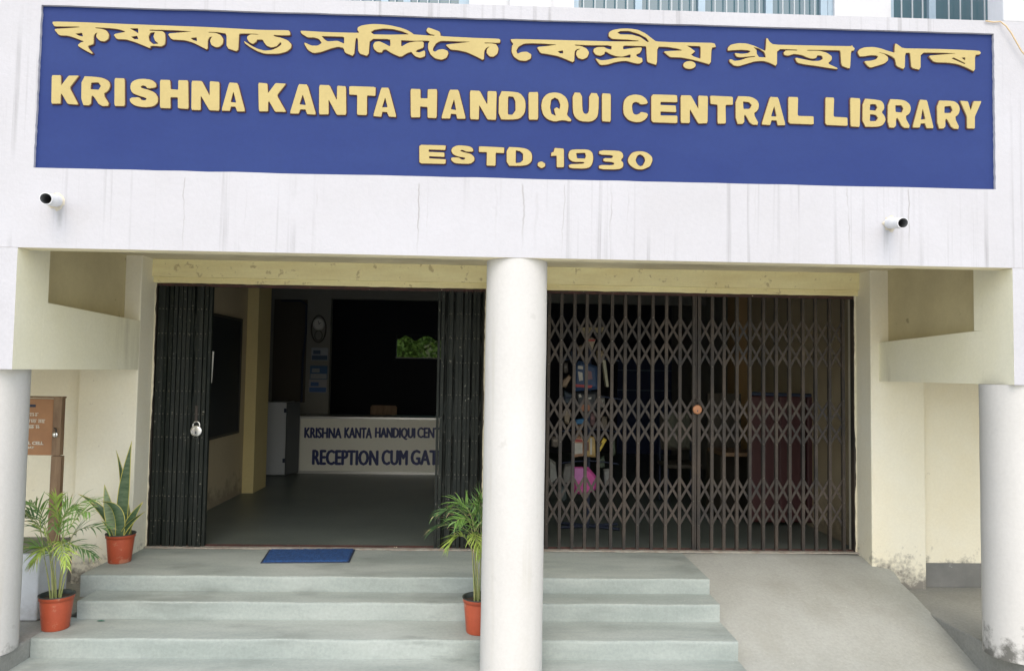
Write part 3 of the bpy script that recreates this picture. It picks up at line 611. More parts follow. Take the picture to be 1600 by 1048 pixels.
rows = [(0, 'K',230,352,338,465),(0,'R',362,492,343,472),(0,'I',510,556,350,474),(0,'S',578,705,352,480),(0,'H',715,840,358,484),(0,'N',855,978,364,492),(0,'A',988,1095,370,496),
 (0,'K',1155,1277,373,499),(0,'A',1292,1410,378,509),(0,'N',1425,1545,383,512),(520,'T',72,190,388,514),(520,'A',180,285,392,521),
 (520,'H',348,465,398,525),(520,'A',485,595,402,530),(520,'N',612,730,406,533),(520,'D',742,860,409,535),(520,'I',874,917,412,534),(520,'Q',930,1065,414,542),(520,'U',1072,1187,416,542),(520,'I',1202,1242,418,543),
 (520,'C',1295,1410,422,546),(520,'E',1422,1538,424,547),(1040,'N',68,188,428,550),(1040,'T',200,300,430,552),(1040,'R',314,417,432,555),(1040,'A',430,537,434,558),(1040,'L',548,662,436,553),
 (1040,'L',713,812,438,560),(1040,'I',825,868,438,565),(1040,'B',880,982,443,566),(1040,'R',993,1095,446,570),(1040,'A',1102,1197,447,571),(1040,'R',1212,1315,450,575),(1040,'Y',1315,1412,452,573),
 (520,'E',387,503,648,730),(520,'S',527,632,650,732),(520,'T',652,763,656,740),(520,'D',777,890,658,742),(520,'.',915,948,722,750),(520,'1',975,1032,662,746),(520,'9',1052,1163,668,752),(520,'3',1188,1297,672,756),(520,'0',1318,1427,675,756)]
rnd = random.Random(21)
for (ox, ch, x0, x1, y0, y1) in rows:
    wd, ht = (x1-x0), (y1-y0); sh = rnd.uniform(-.015, .015); sl = wd*.03
    polys = []
    for pl in GL[ch]:
        polys.append([((ox+(x0+gx*wd+(gy-.5)*sh*wd+rnd.uniform(-1.6,1.6))*Z_), (y0+gy*ht+(gx-.5)*sl+rnd.uniform(-1.6,1.6))*Z_) for gx, gy in pl])
    put_letter('letter', polys, .07 if ch not in 'SCQU09DRB3.' else .22)
finish(sign)
for c in sign.children:
    for d in c.children: d.matrix_parent_inverse = Matrix.Identity(4)

# ------------------------------------------------------------------ collapsible gates
zr = lambda v, u=1000: P(u, v, Y=YG).z
G_Z = dict(bands=[(zr(496), zr(571)), (zr(621), zr(691.5)), (zr(744), zr(819))])
GZ0, GZ1 = .012, ZGT-.028
me_cache = {}
def gate(xs, label, mt, name='collapsible_gate', w_=.0135, folded=False, edge=()):
    x0, x1 = xs[0], xs[-1]
    root = empty(name, ((x0+x1)/2, YG, 0)); tag(root, label, 'gate', 'sliding collapsible iron gates')
    # upright channels, one mesh shared
    key = ('up', mt.name, w_)
    rnd = random.Random(len(xs)*7+int(x0*100))
    if key not in me_cache:
        m = MB(); d = .016 if not folded else .026
        m.box(-w_, w_, -d, -.006, GZ0, GZ1); m.box(-w_, w_, .006, d, GZ0, GZ1)
        for (a, b) in G_Z['bands']:
            for z in (a, (a+b)/2, b):
                m.lathe([(0.0001, .006), (.005, .005), (.007, 0)], (0, 0, 0), 8) if False else None
                k = len(m.v); n_ = 8
                ring = [(.0062*math.cos(2*math.pi*i/n_), -d, z+.0062*math.sin(2*math.pi*i/n_)) for i in range(n_)]
                ring2 = [(.004*math.cos(2*math.pi*i/n_), -d-.004, z+.004*math.sin(2*math.pi*i/n_)) for i in range(n_)]
                m.add(ring+ring2, [[i, (i+1) % n_, n_+(i+1) % n_, n_+i] for i in range(n_)]+[list(range(n_, 2*n_))], 1)
        m.box(-.004, .004, -.0055, .0055, GZ0, GZ0+.04)
        o = m.build('upright', [mt, RIVET], root); me_cache[key] = o.data; first = o
    else: first = None
    for i, x in enumerate(xs):
        if first is not None and i == 0: o = first
        else:
            o = bpy.data.objects.new('upright', me_cache[key]); COL.objects.link(o); o.parent = root
        o.location = (x-root.location.x, rnd.uniform(-.011, .011) if folded else rnd.uniform(-.0015,.0015), 0)
        o.rotation_euler = (rnd.uniform(-.0012, .0012), rnd.uniform(-.0016, .0016)*(1.5 if folded else 1), rnd.uniform(-.25,.25) if folded else rnd.uniform(-.06,.06))
    # crossing flat bars: each spans two bays, pinned at its middle
    n = len(xs)
    for (za, zb) in G_Z['bands']:
        lo, hi = min(za, zb), max(za, zb); mid = (lo+hi)/2
        for i in range(-1, n-1):
            for dr in (0, 1):
                ia, ib = i, i+2
                p0 = [xs[ia] if ia >= 0 else None, lo]; 
                if ia < 0:
                    a = (xs[0], mid); b = (xs[1], hi)
                elif ib > n-1:
                    a = (xs[n-2], lo); b = (xs[n-1], mid)
                else:
                    a = (xs[ia], lo); b = (xs[ib], hi)
                if dr: a, b = (a[0], 2*mid-a[1]), (b[0], 2*mid-b[1])
                L_ = math.hypot(b[0]-a[0], b[1]-a[1]); ang = math.atan2(b[1]-a[1], b[0]-a[0])
                key2 = ('bar', round(L_, 3), mt.name, dr)
                if key2 not in me_cache:
                    m = MB(); m.box(-L_/2-.006, L_/2+.006, -.0048+.0049*dr, -.0008+.0049*dr, -.0108, .0108)
                    o = m.build('lattice_bar', mt, root); me_cache[key2] = o.data
                else:
                    o = bpy.data.objects.new('lattice_bar', me_cache[key2]); COL.objects.link(o); o.parent = root
                o.location = ((a[0]+b[0])/2-root.location.x, 0, (a[1]+b[1])/2)
                o.rotation_euler = (0, -ang, 0)
    for (z, hx) in edge: pass
    return root
ux = lambda u, v=650: P(u, v, Y=YG).x
# right doorway, two closed leaves; uprights at the spacing the photograph shows (first ones stand behind the round column)
la = [ux(u) for u in (815, 835.5, 856, 876, 895.5, 915, 935, 955.5, 976, 997, 1018.5, 1040.5, 1062, 1084)]
lb = [ux(u) for u in (1091.5, 1112, 1131, 1151, 1171, 1192, 1212.5, 1233.5, 1254, 1274.5, 1295.5, 1317)]
la = [x for x in la if x > XM1+.01]
g3 = gate(la, 'closed lattice gate leaf in the right doorway, the one next to the round column', IRON)
g4 = gate(lb, 'closed lattice gate leaf in the right doorway on the ramp side, padlocked to its neighbour', IRON)
rj = random.Random(77); g1x = [ux(244+i*6.75+rj.uniform(-1.5,1.5)) for i in range(12)]
g1 = gate(g1x, 'folded gate leaf of the left doorway, bunched against the left wall with a silver padlock', IRONG, w_=.0150, folded=True)
g2x = [ux(691+i*6.9+rj.uniform(-1.5,1.5)) for i in range(10)]
g2 = gate(g2x, 'folded gate leaf of the left doorway, bunched beside the round column', IRONG, w_=.0145, folded=True)
# backing fins of the folded bundles: the pressed-together channels leave hardly a gap
for (root, xs_) in ((g1, g1x), (g2, g2x)):
    for i in range(len(xs_)-1):
        m = MB(); xm = (xs_[i]+xs_[i+1])/2-root.location.x; m.box(xm-.010, xm+.010, .028, .036, GZ0+.01, GZ1-.01); m.build('rear_flat', IRONG, root)
# edge stiles
def stile(root, x, w0, w1, mt, name='stile', z1=GZ1):
    m = MB(); m.box(x-w0-root.location.x, x+w1-root.location.x, -.022, .02, GZ0, z1); m.build(name, mt, root)
stile(g1, g1x[-1]+.03, .010, .014, IRONG); stile(g2, g2x[0]-.032, .013, .008, RUST if False else IRONG)
stile(g3, la[-1]+.013, .004, .006, IRON); stile(g4, lb[0]-.014, .002, .004, IRON)
# lock hasps
m = MB(); m.box(ux(309)-.012-g1.location.x, ux(309)+.012-g1.location.x, -.04, -.028, zr(659, 306), zr(633, 306)); m.build('hasp', IRON, g1, bevel=.003)
m = MB(); m.tube([(lb[0]-.01-g4.location.x, -.03, zr(628, 1090)), (lb[0]-.035-g4.location.x, -.035, zr(622, 1090))], .007, 8); m.build('hasp', IRON, g4)
# frames in the doorways
def gframe(x0, x1, label):
    root = empty('gate_frame', ((x0+x1)/2, YG, 0)); tag(root, label, 'gate frame', 'iron frames of the two doorways')
    lx = lambda x: x-root.location.x
    rnd = random.Random(int(x0*10)+99)
    m = MB(); m.box(lx(x0)+.002, lx(x1)-.002, -.03, .03, ZGT-.028, ZGT-.0045); m.build('head_rail', RUST, root)
    m = MB(); m.box(lx(x0)+.002, lx(x1)-.002, -.012, .012, .0005, .018); m.box(lx(x0)+.002, lx(x1)-.002, .03, .036, .0125, .02); m.build('foot_rail', RUST, root)
    for (a, b) in ((x0+.001, x0+.016), (x1-.022, x1-.001)):
        m = MB(); m.box(lx(a), lx(b), -.03, .03, .0, ZGT-.029); m.build('jamb', IRON, root)
    return root
gframe(XL, XM0, 'rusty iron frame round the open left doorway'); gframe(XM1, XR-.045, 'rusty iron frame round the closed right doorway')
# fixed end channel of right gate where the wall shows through
# padlocks
def padlock(u, v, r, mt, label, y=YG-.05, parent=None):
    c = P(u, v, Y=y); root = empty('padlock', c); tag(root, label, 'padlock')
    m = MB(); prof_ = [(0.0001, -.008), (r*.7, -.0085), (r*.93, -.006), (r, 0), (r*.93, .006), (r*.7, .0085), (.0001, .008)]
    m.lathe(prof_, (0,0,0), 28); m.v = [(x, z, y_*.98) for x, y_, z in m.v]; m.build('body', mt, root)
    m = MB(); n_ = 14; rr = r*.55
    pts = [(-rr, 0, r*.6)]+[(rr*math.cos(math.pi-math.pi*k/n_), 0, r*1.05+rr*math.sin(math.pi*k/n_)) for k in range(n_+1)]+[(rr, 0, r*.6)]
    m.tube(pts, r*.13, 8); m.build('shackle', STEEL if mt is STEEL else IRON, root)
    m = MB(); m.box(-r*.08, r*.08, -.0105, -.0088, -r*.45, -r*.1); m.build('keyhole', MATR, root)
padlock(306.5, 673, .052, STEEL, 'silver round padlock hanging on the folded left gate leaf')
padlock(1089.5, 639.5, .044, BRASS, 'rusty orange padlock joining the two closed gate leaves')

# ------------------------------------------------------------------ pots and plants
def pot(name, c, r, h, label, cat='potted plant', group=None):
    root = empty(name, c); tag(root, label, cat, group)
    k = r
    m = MB(); pr_ = [(.001, 0), (k*.74, 0), (k*.76, .006), (k*.86, h*.5), (k*.93, h*.84), (k*.935, h*.86), (k*.985, h*.865), (k*1.0, h*.97)]
    m.lathe(pr_, (0,0,0), 44); m.lathe([(k*.90, h*.72), (k*.905, h*.735), (k*.90, h*.75)], (0,0,0), 44)
    m.build('pot', TERRA, root)
    m = MB(); m.lathe([(k*1.0, h*.97), (k*1.03, h*.975), (k*1.03, h), (k*.99, h*1.0), (k*.93, h*.97), (k*.90, h*.86)], (0,0,0), 44); m.build('rim', POTIN, root)
    m = MB(); rnd = random.Random(4); n_ = 28
    vs = [(0,0,h*.9)]
    for ri in (.35,.7,1.0):
        for q in range(n_): vs.append((k*.91*ri*math.cos(2*math.pi*q/n_), k*.91*ri*math.sin(2*math.pi*q/n_), h*.87+rnd.uniform(-.004,.006)))
    fs = [[0, 1+q, 1+(q+1) % n_] for q in range(n_)]+[[1+j*n_+q, 1+(j+1)*n_+q, 1+(j+1)*n_+(q+1) % n_, 1+j*n_+(q+1) % n_] for j in range(2) for q in range(n_)]
    m.add(vs, fs, 0, True); m.build('soil', SOIL, root)
    return root
def frond(root, p0, p1, p2, nl, ll, seed, mt, start=.22, w0=.0054):
    """arching rachis from p0 over p1 to p2 with two rows of narrow leaflets"""
    rnd = random.Random(seed); m = MB(); n_ = 24; p0, p1, p2 = Vector(p0), Vector(p1), Vector(p2)
    pts = [p0*(1-t)**2+p1*2*t*(1-t)+p2*t*t for t in [i/n_ for i in range(n_+1)]]
    tot = sum((pts[i+1]-pts[i]).length for i in range(n_))
    m.tube(pts, [.0030*(1-.8*i/n_)+.0006 for i in range(n_+1)], 5, 2, True)
    roll = rnd.uniform(-.5, .5)
    for k in range(nl):
        t = start+(1-start)*(k+.6)/nl
        fi = t*n_; i = int(min(n_-1, fi)); q = pts[i].lerp(pts[i+1], fi-i); dd = (pts[i+1]-pts[i]).normalized()
        sd = dd.cross(Vector((.15, -.25, 1))).normalized(); un = sd.cross(dd).normalized()
        if un.z < 0: un = -un
        sd, un = sd*math.cos(roll)+un*math.sin(roll), un*math.cos(roll)-sd*math.sin(roll)
        env = .45+.65*math.sin(math.pi*min(1, .18+.80*(t-start)/(1-start)))
        for sg in (-1, 1):
            if rnd.random() < .06: continue
            L_ = ll*env*rnd.uniform(.75, 1.15); spread = rnd.uniform(.55, .95)*(1-.6*(t-start))
            ld = (sd*sg*spread+dd*rnd.uniform(.7,1.05)+un*rnd.uniform(.0,.42)).normalized()
            w_ = w0*rnd.uniform(.75,1.2); a = q+dd*rnd.uniform(-.006,.006); vs = []; cd = ld.copy(); ns = 6
            dry = rnd.random() < .28; tw = (cd.cross(un)+un*rnd.uniform(-.5,.5)).normalized(); dro = rnd.uniform(.5, 1.5)
            for s_ in range(ns+1):
                tt = s_/ns; ww = w_*min(1, .35+tt*3)*(1-tt**2.2)+.0002
                vs += [a+tw*ww, a-tw*ww]
                cd = (cd+Vector((0,0,-1))*(.07+.17*tt)*dro).normalized(); a = a+cd*(L_/ns)
            m.add(vs, [[2*j, 2*j+1, 2*j+3, 2*j+2] for j in range(ns)], 0, True)
            if dry: m.m[-1] = 1
            if dry and rnd.random() < .4: m.m[-2] = 1
    return m.build('frond', [mt, DRYT, STEMG], root)
def palm(base, r, h, label, seed, nst, spread, hstem, ll, specs):
    root = pot('potted_palm', base, r, h, label, group='small palms in terracotta coloured pots')
    rnd = random.Random(seed); tops = []
    for i in range(nst):
        a = rnd.uniform(0, 6.28); rr = rnd.uniform(.005, .05)
        b = Vector((rr*math.cos(a), rr*math.sin(a), h*.86)); tdir = Vector((math.cos(a)*spread*rnd.uniform(.4,1.6), math.sin(a)*spread*.7, 1)).normalized()
        L_ = hstem*rnd.uniform(.7, 1.2); pts = [b+tdir*(L_*k/5)+Vector((math.cos(a),math.sin(a),0))*.02*(k/5)**2 for k in range(6)]
        m = MB(); m.tube(pts, [.0062-.0008*k for k in range(6)], 7); m.build('stem', STEMG, root); tops.append(pts[-1])
    for j, (c, t, dy, mt_) in enumerate(specs):
        b = tops[j % len(tops)]; R0_ = Vector(root.location); yy = base[1]
        q1 = P(c[0], c[1], Y=yy+dy*.5)-R0_; q2 = P(t[0], t[1], Y=yy+dy)-R0_
        frond(root, b, q1, q2, 17, ll*rnd.uniform(.85,1.1), seed*31+j, mt_)
    return root
pb = P(85.5, 983, Z=Z2)
palm((pb.x-.012, pb.y+.03, Z2+.0005), .112, .235, 'feathery palm in a pot on the steps beside the left column', 5, 9, .10, .28, .155,
     [((62,775),(20,822),-.05,PALM3),((70,770),(38,790),.12,PALM1),((66,835),(26,862),-.12,PALM1),((98,775),(152,782),.05,PALM1),((110,812),(166,826),-.05,PALM3),((95,765),(122,800),.18,PALM1),
      ((108,835),(146,868),-.15,PALM3),((84,790),(88,778),.05,PALM2),((92,820),(104,884),-.25,PALM2),((74,840),(50,884),-.20,PALM2),((120,790),(140,800),-.18,PALM1),((50,800),(30,800),-.2,PALM2)])
pc = P(748, 990, Z=Z2)
palm((pc.x, max(pc.y+.05, 5.27), Z2+.0005), .118, .245, 'feathery palm in a pot half hidden behind the middle column', 9, 8, .05, .40, .165,
     [((728,772),(678,806),-.05,PALM3),((722,795),(672,830),.05,PALM3),((722,815),(700,856),-.12,PALM2),((740,765),(705,792),.12,PALM1),((748,770),(752,785),.0,PALM1),((760,780),(800,815),.0,PALM3),
      ((745,775),(728,795),.15,PALM3),((752,770),(772,785),.1,PALM1),((742,820),(750,868),-.2,PALM2),((735,790),(712,815),-.2,PALM1),((765,800),(790,850),-.1,PALM1)])
# snake plant
ps = P(187, 880, Z=0)
sp_root = pot('snake_plant', (ps.x-.03, ps.y+.06, 0.0005), .112, .23, 'snake plant with upright banded yellow-edged leaves in a pot on the landing')
def sn_leaf(p0, p1, p2, w_, mt, tw=0.0, seed=0, wave=.0):
    """sword leaf: quadratic path p0-p1-p2, two halves folded, yellow margin"""
    m = MB(); n_ = 22; p0, p1, p2 = Vector(p0), Vector(p1), Vector(p2); rows_ = []
    for i in range(n_+1):
        t = i/n_; c = p0*(1-t)**2+p1*2*t*(1-t)+p2*t*t; d = ((p1-p0)*(1-t)+(p2-p1)*t).normalized()
        s = Vector((math.cos(tw+t*wave), math.sin(tw+t*wave), 0)); s = (s-d*s.dot(d)).normalized(); nrm = s.cross(d)
        ww = w_*(.55+.45*math.sin(math.pi*min(1, .15+t*.75)))*(1-t**3.2)+.0006
        ins = max(0, ww-.0045)
        rows_.append([c-s*ww+nrm*.006*(ww/w_), c-s*ins+nrm*.004*(ww/w_), c-nrm*.010*(ww/w_), c+s*ins+nrm*.004*(ww/w_), c+s*ww+nrm*.006*(ww/w_)])
    vs = [q for r_ in rows_ for q in r_]
    for j in range(4):
        for i in range(n_):
            m.f.append([i*5+j, i*5+j+1, (i+1)*5+j+1, (i+1)*5+j]); m.m.append(1 if j in (0,3) else 0); m.sm.append(True)
    m.v = [tuple(q) for q in vs]
    return m.build('leaf', [mt, SNY], sp_root)
zt = .20
def SP(u, v, dy=0):  # point of the leaf given where the photograph shows it, at the plant's own depth
    q = P(u, v, Y=sp_root.location.y+dy); return tuple(q-Vector(sp_root.location))
sn_leaf((.01,.0,zt), SP(189,770), SP(206,688,.02), .046, SNG, .15, 1, .4)
sn_leaf((-.01,.03,zt), SP(199,760,.04), SP(181,702,.05), .026, SNG, .5, 2, .5)
sn_leaf((-.04,-.02,zt), SP(171,800,-.02), SP(163,756,-.03), .046, SNL, -.1, 3, .2)
sn_leaf((.01,-.05,zt), SP(196,784,-.06), SP(153,783,-.12), .040, SNG, .6, 4, .6)
sn_leaf((-.05,.02,zt), SP(166,790,.0), SP(121,771,-.02), .032, SNG, .5, 5, .3)
sn_leaf((.04,-.01,zt), SP(200,812,.0), SP(224,783,-.02), .034, SNG, .2, 6, -.3)
sn_leaf((.02,-.03,zt), SP(198,815,-.03), SP(228,798,-.10), .020, SNG, .2, 7, .3)
sn_leaf((.04,.03,zt), SP(197,815,.05), SP(200,782,.08), .042, SNL, 0, 8, .2)
sn_leaf((-.05,-.03,zt), SP(171,822,-.05), SP(158,812,-.1), .013, SNG, .2, 9, .2)

# ------------------------------------------------------------------ doormat
c0, c1, c2, c3 = P(407,877.5,Z=.012), P(546,876.5,Z=.012), P(555.5,856,Z=.012), P(421,857,Z=.012)
root = empty('doormat', (c0+c2)/2); root.location.z = 0.012; tag(root, 'blue doormat lying before the open left doorway', 'doormat')
def shrink(pts, k):
    c = sum(pts, Vector())/4; return [c+(p-c)*k for p in pts]
cs = [Vector((p.x, p.y, 0)) for p in (c0,c1,c2,c3)]; rl = Vector((root.location.x, root.location.y, 0))
cs = [p-rl for p in cs]
m = MB(); m.hexa([p+Vector((0,0,-.011)) for p in cs], [p+Vector((0,0,-.004)) for p in cs]); m.build('backing', MATR, root)
m = MB(); ins = shrink(cs, .965); N1, N2 = 60, 20; rnd = random.Random(2)
for j in range(N2+1):
    for i in range(N1+1):
        a = ins[0].lerp(ins[1], i/N1); b = ins[3].lerp(ins[2], i/N1); q = a.lerp(b, j/N2)
        e = (i in (0, N1) or j in (0, N2)); m.v.append((q.x, q.y, -.0045 if e else .003+.003*math.sin(i*.5)*0+rnd.uniform(0,.004)))
for j in range(N2):
    for i in range(N1): m.f.append([j*(N1+1)+i, j*(N1+1)+i+1, (j+1)*(N1+1)+i+1, (j+1)*(N1+1)+i]); m.m.append(0); m.sm.append(False)
m.build('pile', MAT, root)

# ------------------------------------------------------------------ drain pipes
def pipe(ub, vb, um, vm, r, L_, label):
    b = P(ub, vb, Y=YF+.03); e = P(um, vm, Y=YF-L_)
    root = empty('drain_pipe', b); tag(root, label, 'pipe', 'drain pipes poking out of the fascia')
    b0 = Vector((0,0,0)); e0 = e-b; d = e0.normalized()
    m = MB(); n_ = 28; a = d.cross(Vector((0,0,1))).normalized(); c = d.cross(a)
    def ring(p, rr): return [p+(a*math.cos(2*math.pi*k/n_)+c*math.sin(2*math.pi*k/n_))*rr for k in range(n_)]
    R_ = [ring(b0, r), ring(e0, r), ring(e0, r*.86), ring(b0+d*.01, r*.86)]
    vs = [q for x in R_ for q in x]
    for j in range(3):
        for k in range(n_): m.f.append([j*n_+k, j*n_+(k+1) % n_, (j+1)*n_+(k+1) % n_, (j+1)*n_+k]); m.m.append(1 if j == 2 else 0); m.sm.append(True)
    m.v = [tuple(q) for q in vs]; m.add(R_[3], [list(range(n_))], 1)
    m.build('tube', [PVC, PIN], root)
    m = MB(); rnd = random.Random(int(ub)); 
    vs = []; N_ = 20
    for k in range(N_):
        t = 2*math.pi*k/N_; rr = r*rnd.uniform(1.15, 1.7)
        vs.append((rr*math.cos(t)+.004, -.031, rr*math.sin(t)-r*.25)); 
    vs2 = [(x*.62, -.046, z*.62) for x, y, z in vs]
    m.add(vs+vs2, [[k, (k+1) % N_, N_+(k+1) % N_, N_+k] for k in range(N_)]+[list(range(N_, 2*N_))], 0, True)
    m.build('mortar_collar', mat('collar_mortar', (.62,.58,.48), .9, var=(.3,.27,.2), vscale=30, bump=.5), root)
pipe(92, 315, 71.5, 310.5, .037, .18, 'short white drain pipe poking out of the fascia below the left end of the sign')
pipe(1386, 349, 1411, 348.5, .0345, .20, 'short white drain pipe poking out of the fascia below the right end of the sign')

# ------------------------------------------------------------------ loose cable at the top right
m = MB(); cp = [(1540,33),(1552,35),(1563,34),(1572,41),(1580,52),(1588,66),(1596,80),(1606,92),(1620,104)]
m.tube([P(u, v, Y=YF-.012-(.02 if i > 2 else 0)) for i, (u, v) in enumerate(cp)], .0045, 7)
tag(m.build('cable', WIRE), 'thin beige cable hanging loose at the top right corner beside the sign', 'cable')

# ------------------------------------------------------------------ block and wooden box at the left
bx1 = P(57, 970, Z=Z2); zt_ = P(57, 857, Y=bx1.y).z; yb_ = P(115, 920, X=bx1.x).y if False else 5.78
root = empty('masonry_block', (bx1.x-.4, bx1.y+.25, Z2)); tag(root, 'low whitewashed masonry block with a rough grey top behind the left column', 'block')
lx = root.location
m = MB(); m.box(-.6, bx1.x-lx.x, bx1.y-lx.y, yb_+.06-lx.y, .001, zt_-Z2-.03); m.build('body', BOXW, root, bevel=.01)
m = MB(); m.box(-.6, bx1.x-lx.x+.012, bx1.y-lx.y-.012, yb_+.07-lx.y, zt_-Z2-.0295, zt_-Z2); m.build('top', BOXT, root, bevel=.008)
# wooden suggestion box standing on the block
YX = 5.66; bl = P(30, 622, Y=YX)
root = empty('wooden_box', (P(60,700,Y=YX).x, YX, zt_)); tag(root, 'brown wooden suggestion box with slot and faded lettering, on a post behind the left column', 'letter box')
L0 = root.location
def LX(u, v=650): return P(u, v, Y=YX).x-L0.x
def LZ(v, u=70): return P(u, v, Y=YX).z-L0.z
m = MB(); m.box(LX(-18), LX(83.5), 0, .035, LZ(711), LZ(623)); 
slot = None
m.build('box_body', WOODP, root, bevel=.003)
m = MB(); m.box(LX(84), LX(97), -.012, .04, LZ(711), LZ(620.5)); m.build('side_rail', WOOD, root, bevel=.003)
m = MB(); m.box(LX(-20), LX(98), -.014, .045, LZ(622)+.0005, LZ(619)); m.build('lid', WOOD, root, bevel=.003)
m = MB(); m.hexa([(LX(74,830),.0,0.001),(LX(90,830),.0,0.001),(LX(90,830),.04,0.001),(LX(74,830),.04,0.001)], [(LX(80,712),.0,LZ(712)),(LX(96,712),.0,LZ(712)),(LX(96,712),.04,LZ(712)),(LX(80,712),.04,LZ(712))]); m.build('post', WOOD, root)
m = MB(); m.box(LX(30), LX(55), -.003, .004, LZ(636), LZ(632)); m.build('slot', MATR, root)
m = MB(); m.tube([(LX(88), -.016, LZ(668)), (LX(92), -.03, LZ(670)), (LX(93), -.03, LZ(677))], .006, 8); m.build('hasp', IRON, root)
m = MB(); m.lathe([(.0001,-.007),(.018,-.006),(.021,0),(.018,.006),(.0001,.007)], (0,0,0), 20); m.v = [(x+LX(91.5), z-.034, y+LZ(678)) for x, y, z in m.v]; m.build('lock_body', STEEL, root)
def text_mesh(s, size_u, parent, mt, ext=.001, bold=.0, name='lettering', xsc=1.0):
    cu = bpy.data.curves.new(name, 'FONT'); cu.body = s; cu.size = size_u; cu.extrude = ext; cu.offset = bold; cu.align_x = 'LEFT'; cu.resolution_u = 3
    tmp = bpy.data.objects.new(name, cu); COL.objects.link(tmp); dg = bpy.context.evaluated_depsgraph_get(); dg.update()
    me = bpy.data.meshes.new_from_object(tmp.evaluated_get(dg)); bpy.data.objects.remove(tmp); bpy.data.curves.remove(cu)
    me.transform(Matrix(((xsc,0,0,0),(0,0,-1,0),(0,1,0,0),(0,0,0,1)))); me.materials.clear(); me.materials.append(mt); me.name = name
    o = bpy.data.objects.new(name, me); COL.objects.link(o); o.parent = parent
    return o
def fit_text(s, x0, x1, z0, z1, y, parent, mt, bold=.0):
    o = text_mesh(s, 1.0, parent, mt, .001, bold)
    co = [v.co for v in o.data.vertices]; xa, xb = min(c.x for c in co), max(c.x for c in co); za, zb = min(c.z for c in co), max(c.z for c in co)
    sx, sz = (x1-x0)/(xb-xa), (z1-z0)/(zb-za)
    o.data.transform(Matrix(((sx,0,0,x0-xa*sx),(0,1,0,y),(0,0,sz,z0-za*sz),(0,0,0,1))))
    # heavier strokes: the same letters laid again a hair to either side
    import bmesh
    bm = bmesh.new(); k = (z1-z0)*.055
    for j, (dx, dz) in enumerate(((0,0),(k,0),(-k,0),(0,k*.5),(0,-k*.5))):
        n0 = len(bm.verts); bm.from_mesh(o.data); bm.verts.ensure_lookup_table()
        for v in bm.verts[n0:]: v.co += Vector((dx, -.0003*j, dz))
    bm.to_mesh(o.data); bm.free()
    return o
fit_text('DIFFERENTIAL CELL', LX(0), LX(70), LZ(694.5), LZ(689.5), -.0025, root, LETW, .02)
fit_text('COLL., JORHAT', LX(12), LX(56), LZ(701.5), LZ(697.5), -.0025, root, LETW, .02)
# hand painted Assamese-looking rows: headline plus short drops for each letter
rnd = random.Random(8)
for (ua, ub_, v0, v1) in ((8,60,645,651),(8,71,655,661),(20,62,664,670),(30,45,672,675)):
    m = MB(); u = ua
    while u < ub_-2:
        wl = rnd.uniform(10, 18); e = min(ub_, u+wl)
        m.box(LX(u), LX(e), -.002, -.0005, LZ(v0+.9), LZ(v0))
        x = u+1
        while x < e-1.5:
            k = rnd.random()
            m.box(LX(x), LX(x+1.0), -.002, -.0005, LZ(v1-rnd.uniform(0,1)), LZ(v0+.95))
            if k < .6: m.box(LX(x-.9+rnd.uniform(0,.5)), LX(x-.02), -.002, -.0005, LZ(v0+(v1-v0)*.72), LZ(v0+(v1-v0)*.5))
            if k > .5: m.bbox(((LX(x+1.6)), -.0013, LZ(v0+(v1-v0)*.6)), .004, .0035, .0007, .7)
            x += rnd.uniform(2.2, 3.2)
        u = e+2
    m.build('lettering', LETW, root)

# ------------------------------------------------------------------ hall contents, left
XWs = XW+.012
root = empty('notice_board', (XW, 8.5, 1.5)); tag(root, 'dark notice board in a thin frame on the hall wall behind the folded gate', 'notice board')
pa, pb_ = P(376, 502, X=XWs), P(368, 673, X=XWs); ya_ = YG+.35; yb2 = pa.y; zta, zba = pa.z, pb_.z
R0 = root.location
m = MB(); m.box(.002, .02, ya_-R0.y, yb2-R0.y, zba-R0.z, zta-R0.z); m.build('panel', BOARD, root)
m = MB()
for (y0, y1, z0, z1) in ((ya_, yb2+.03, zta, zta+.03), (ya_, yb2+.03, zba-.03, zba), (yb2, yb2+.03, zba+.001, zta-.001)): m.box(.001, .03, y0-R0.y, y1-R0.y, z0-R0.z, z1-R0.z)
m.build('frame', BFRAME, root)
pv = [P(u, v, Y=YG+.05+dy) for u, v, dy in ((323.5,598,0),(331,598,.05),(334.5,549,.05),(326,548,0))]
m = MB(); m.add(pv+[p+Vector((0,.002,0)) for p in pv], [[0,1,2,3],[7,6,5,4],[0,4,5,1],[1,5,6,2],[2,6,7,3],[3,7,4,0]])
tag(m.build('paper_notice', PAPER), 'white paper sheet sticking out from the inner edge of the folded left gate', 'paper')
# counter
YCo = P(560, 740, Z=0).y; cx0 = P(465, 700, Y=YCo).x; cx1 = P(760, 700, Y=YCo).x; cz1 = P(560, 651, Y=YCo).z
root = empty('reception_counter', ((cx0+cx1)/2, YCo, 0)); tag(root, 'reception counter with a pale front board and dark blue capital lettering in the dim hall', 'counter')
q = root.location
m = MB(); m.box(cx0-q.x+.03, cx1-q.x, .001, .5, .04, cz1-.03); m.build('front_board', CWHITE, root)
m = MB(); m.box(cx0-q.x, cx1-q.x+.02, -.03, .55, cz1-.029, cz1); m.box(cx0-q.x, cx1-q.x+.02, -.012, .02, 0, .039); m.box(cx0-q.x, cx0-q.x+.029, -.012, .02, .04, cz1-.03); m.build('trim', CALU, root)
def CT(s, u0, u1, v0, v1, b_): fit_text(s, P(u0, v1, Y=YCo).x-q.x, P(u1, v1, Y=YCo).x-q.x, P((u0+u1)/2, v1, Y=YCo).z, P((u0+u1)/2, v0, Y=YCo).z, -.002, root, NAVY, b_)
